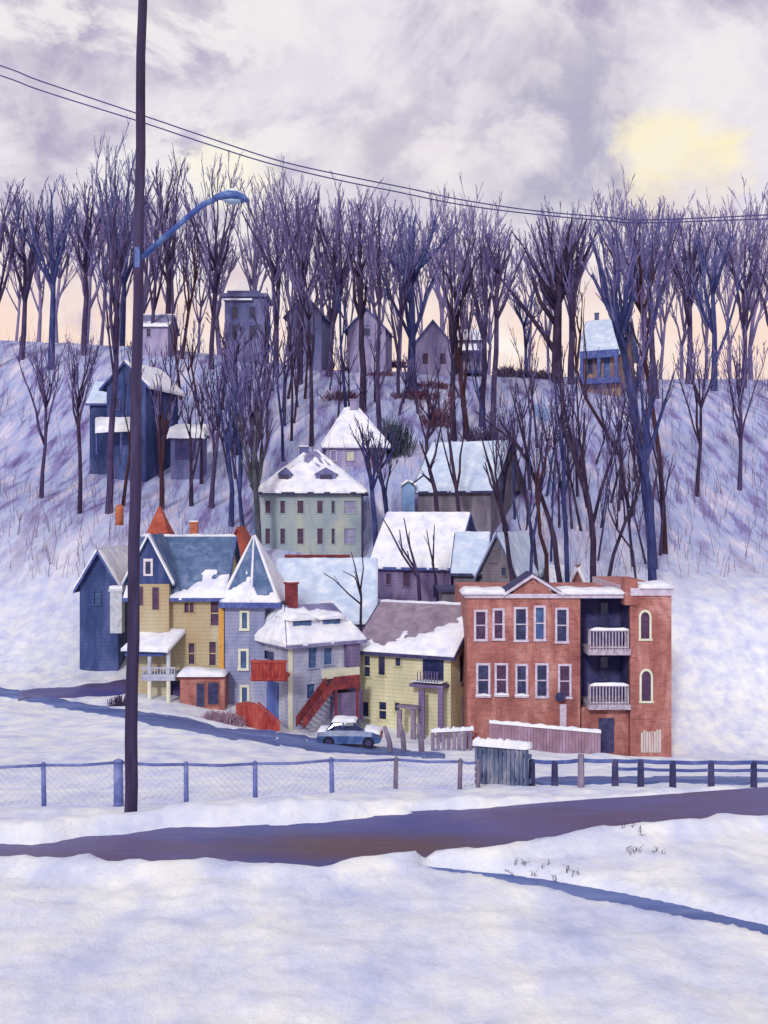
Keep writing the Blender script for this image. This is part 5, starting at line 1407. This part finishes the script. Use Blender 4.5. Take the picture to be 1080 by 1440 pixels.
# snow on the roof, bonnet and boot
def snowpad(x0, x1, hw, z, th, seed, zfun=None):
    mb = MB(); nu, nv = 16, 8
    for j in range(nv+1):
        for i in range(nu+1):
            u = i/nu*2-1; v = j/nv*2-1
            x = (x0+x1)/2+u*(x1-x0)/2; e_ = max(0, 1-u**6)*max(0, 1-v**6)
            zz = z if zfun is None else zfun(x)
            mb.v.append((x, v*hw, zz+(th*(.75+.4*fbm(x*2, v*2, seed)))*e_**.5 - (0.02 if e_ < .02 else 0)))
    for j in range(nv):
        for i in range(nu): a_ = j*(nu+1)+i; mb.f.append((a_, a_+1, a_+nu+2, a_+nu+1))
    return mb
snowpad(-.9, .36, .64, 1.30, .17, 1).build('snow', M['snow_roof'], rf, True)
snowpad(-1.62, -1.0, .72, .84, .10, 2, lambda x: .80+.06*(x+1.62)).build('snow', M['snow_roof'], body, True)
snowpad(.75, 1.6, .72, .84, .15, 3, lambda x: .86-.16*max(0, x-1.15)/.45).build('snow', M['snow_roof'], body, True)

# ------------------------------------------------------------------ haze
mb = MB(); mb.box(-260, 260, -12, 420, -40, 62)
hz = mb.build('haze', M['snow'], None); hz.data.materials.clear()
hm = bpy.data.materials.new('winter_haze'); hm.use_nodes = True
nt = hm.node_tree; nt.nodes.clear(); out = nt.nodes.new('ShaderNodeOutputMaterial'); pv = nt.nodes.new('ShaderNodeVolumePrincipled')
pv.inputs['Color'].default_value = (.80,.78,.98,1); pv.inputs['Density'].default_value = .0008
nt.links.new(pv.outputs[0], out.inputs['Volume']); hz.data.materials.append(hm)
hz['kind'] = 'stuff'; hz['label'] = 'faint lavender winter haze over the valley'
HAZE = False
if not HAZE: bpy.data.objects.remove(hz)

# ------------------------------------------------------------------ sky
w = bpy.data.worlds.new('World'); scn.world = w; w.use_nodes = True
nt = w.node_tree; N = nt.nodes; L = nt.links; N.clear()
out = N.new('ShaderNodeOutputWorld')
SUN_EL, SUN_AZ = R(26), R(197)      # azimuth clockwise from +Y: behind the viewer, a little to the left
sky = N.new('ShaderNodeTexSky'); sky.sky_type = 'NISHITA'; sky.sun_disc = False; sky.sun_elevation = SUN_EL; sky.sun_rotation = SUN_AZ
bgA = N.new('ShaderNodeBackground'); bgA.inputs[1].default_value = .10; L.new(sky.outputs[0], bgA.inputs[0])
tc = N.new('ShaderNodeTexCoord')
def noise_n(scale, det=5, dist=.5, mscale=(1,1,1)):
    mp = N.new('ShaderNodeMapping'); mp.inputs['Scale'].default_value = mscale; L.new(tc.outputs['Generated'], mp.inputs[0])
    n = N.new('ShaderNodeTexNoise'); n.inputs['Scale'].default_value = scale; n.inputs['Detail'].default_value = det; n.inputs['Distortion'].default_value = dist; n.inputs['Roughness'].default_value = .6
    L.new(mp.outputs[0], n.inputs['Vector']); return n
def mixc(f_, a, b_):
    m_ = N.new('ShaderNodeMix'); m_.data_type = 'RGBA'
    if isinstance(f_, float): m_.inputs[0].default_value = f_
    else: L.new(f_, m_.inputs[0])
    for i, c in ((6, a), (7, b_)):
        if isinstance(c, tuple): m_.inputs[i].default_value = (*c, 1)
        else: L.new(c, m_.inputs[i])
    return m_.outputs[2]
def ramp(sock, p0, p1):
    m_ = N.new('ShaderNodeMapRange'); m_.interpolation_type = 'SMOOTHSTEP'; m_.inputs[1].default_value = p0; m_.inputs[2].default_value = p1; L.new(sock, m_.inputs[0]); return m_.outputs[0]
n1 = noise_n(4.5, 6, .6, (1,1,1.6)); n2 = noise_n(9, 6, .4, (1,1,1.5)); n3 = noise_n(22, 4, .3)
c = mixc(ramp(n1.outputs['Fac'], .40, .60), (.46,.41,.56), (.80,.74,.82))
c = mixc(ramp(n2.outputs['Fac'], .47, .58), c, (.86,.81,.83))
# band near the skyline: warm pink and peach
sp = N.new('ShaderNodeSeparateXYZ'); L.new(tc.outputs['Generated'], sp.inputs[0])
low = N.new('ShaderNodeMath'); low.operation = 'MULTIPLY'
L.new(ramp(sp.outputs['Z'], .27, .15), low.inputs[0]); L.new(ramp(n2.outputs['Fac'], .28, .46), low.inputs[1])
c = mixc(low.outputs[0], c, (.98,.73,.62))
# cloud masses at their places
def blob(px, row, rad, soft, colr, amt=1.0):
    global c
    d = ray(px, row).normalized()
    vd = N.new('ShaderNodeVectorMath'); vd.operation = 'DISTANCE'; vd.inputs[1].default_value = d
    nn = N.new('ShaderNodeVectorMath'); nn.operation = 'MULTIPLY_ADD'; L.new(n2.outputs['Color'], nn.inputs[0]); nn.inputs[1].default_value = (.16,.16,.16)
    off = N.new('ShaderNodeVectorMath'); off.operation = 'SUBTRACT'; L.new(tc.outputs['Generated'], off.inputs[0]); off.inputs[1].default_value = (.08,.08,.08)
    L.new(off.outputs[0], nn.inputs[2]); L.new(nn.outputs[0], vd.inputs[0])
    f_ = ramp(vd.outputs['Value'], rad+soft*1.3, rad-soft*1.3)
    mu = N.new('ShaderNodeMath'); mu.operation = 'MULTIPLY'; mu.inputs[1].default_value = amt; L.new(f_, mu.inputs[0])
    c = mixc(mu.outputs[0], c, colr)
blob(800, 215, .085, .035, (.40,.37,.52), .85)
blob(560, 225, .055, .03, (.47,.42,.55), .7)
blob(740, 225, .030, .012, (.86,.80,.82), .8)
blob(330, 240, .034, .012, (1.0,.94,.78), .9)
blob(640, 225, .02, .01, (.92,.86,.86), .8)
blob(260, 380, .03, .012, (.98,.92,.88), .8)
blob(700, 500, .02, .01, (1.0,.94,.88), .8)
blob(830, 360, .02, .008, (1.0,.96,.86), .9)
blob(470, 205, .028, .015, (.86,.80,.82), .7)
blob(950, 235, .050, .012, (1.0,.88,.58), .95)
blob(890, 292, .026, .014, (.96,.86,.64), .9)
blob(960, 330, .045, .02, (.68,.58,.68), .8)
blob(650, 290, .045, .03, (.80,.72,.78), .6)
# higher and elsewhere: brighter
c = mixc(ramp(n3.outputs['Fac'], .40, .66), c, mixc(.4, c, (.95,.90,.88)))
bgB = N.new('ShaderNodeBackground'); bgB.inputs[1].default_value = 1.0; L.new(c, bgB.inputs[0])
ms = N.new('ShaderNodeMixShader'); ms.inputs[0].default_value = .93
L.new(bgA.outputs[0], ms.inputs[1]); L.new(bgB.outputs[0], ms.inputs[2]); L.new(ms.outputs[0], out.inputs[0])

# ------------------------------------------------------------------ sun, camera, render
sl = bpy.data.lights.new('Sun', 'SUN'); sl.energy = 1.75; sl.angle = R(7); sl.color = (1, .97, .93)
so = bpy.data.objects.new('Sun', sl); col.objects.link(so)
dirv = Vector((math.sin(SUN_AZ)*math.cos(SUN_EL), math.cos(SUN_AZ)*math.cos(SUN_EL), math.sin(SUN_EL)))
so.rotation_euler = dirv.to_track_quat('Z', 'Y').to_euler(); so.location = (20, -20, 30)
cam = bpy.data.cameras.new('Camera'); co = bpy.data.objects.new('Camera', cam); col.objects.link(co)
co.location = (0, 0, CZ); co.rotation_euler = (R(90), 0, 0)
cam.sensor_fit = 'VERTICAL'; cam.sensor_height = 36; cam.lens = F/1440*36; cam.clip_end = 9000; cam.clip_start = .1
scn.camera = co
scn.render.resolution_x = 768; scn.render.resolution_y = 1024
scn.view_settings.view_transform = 'Standard'; scn.view_settings.look = 'None'; scn.view_settings.gamma = 1; scn.view_settings.exposure = 0.06
scn.render.engine = 'CYCLES'
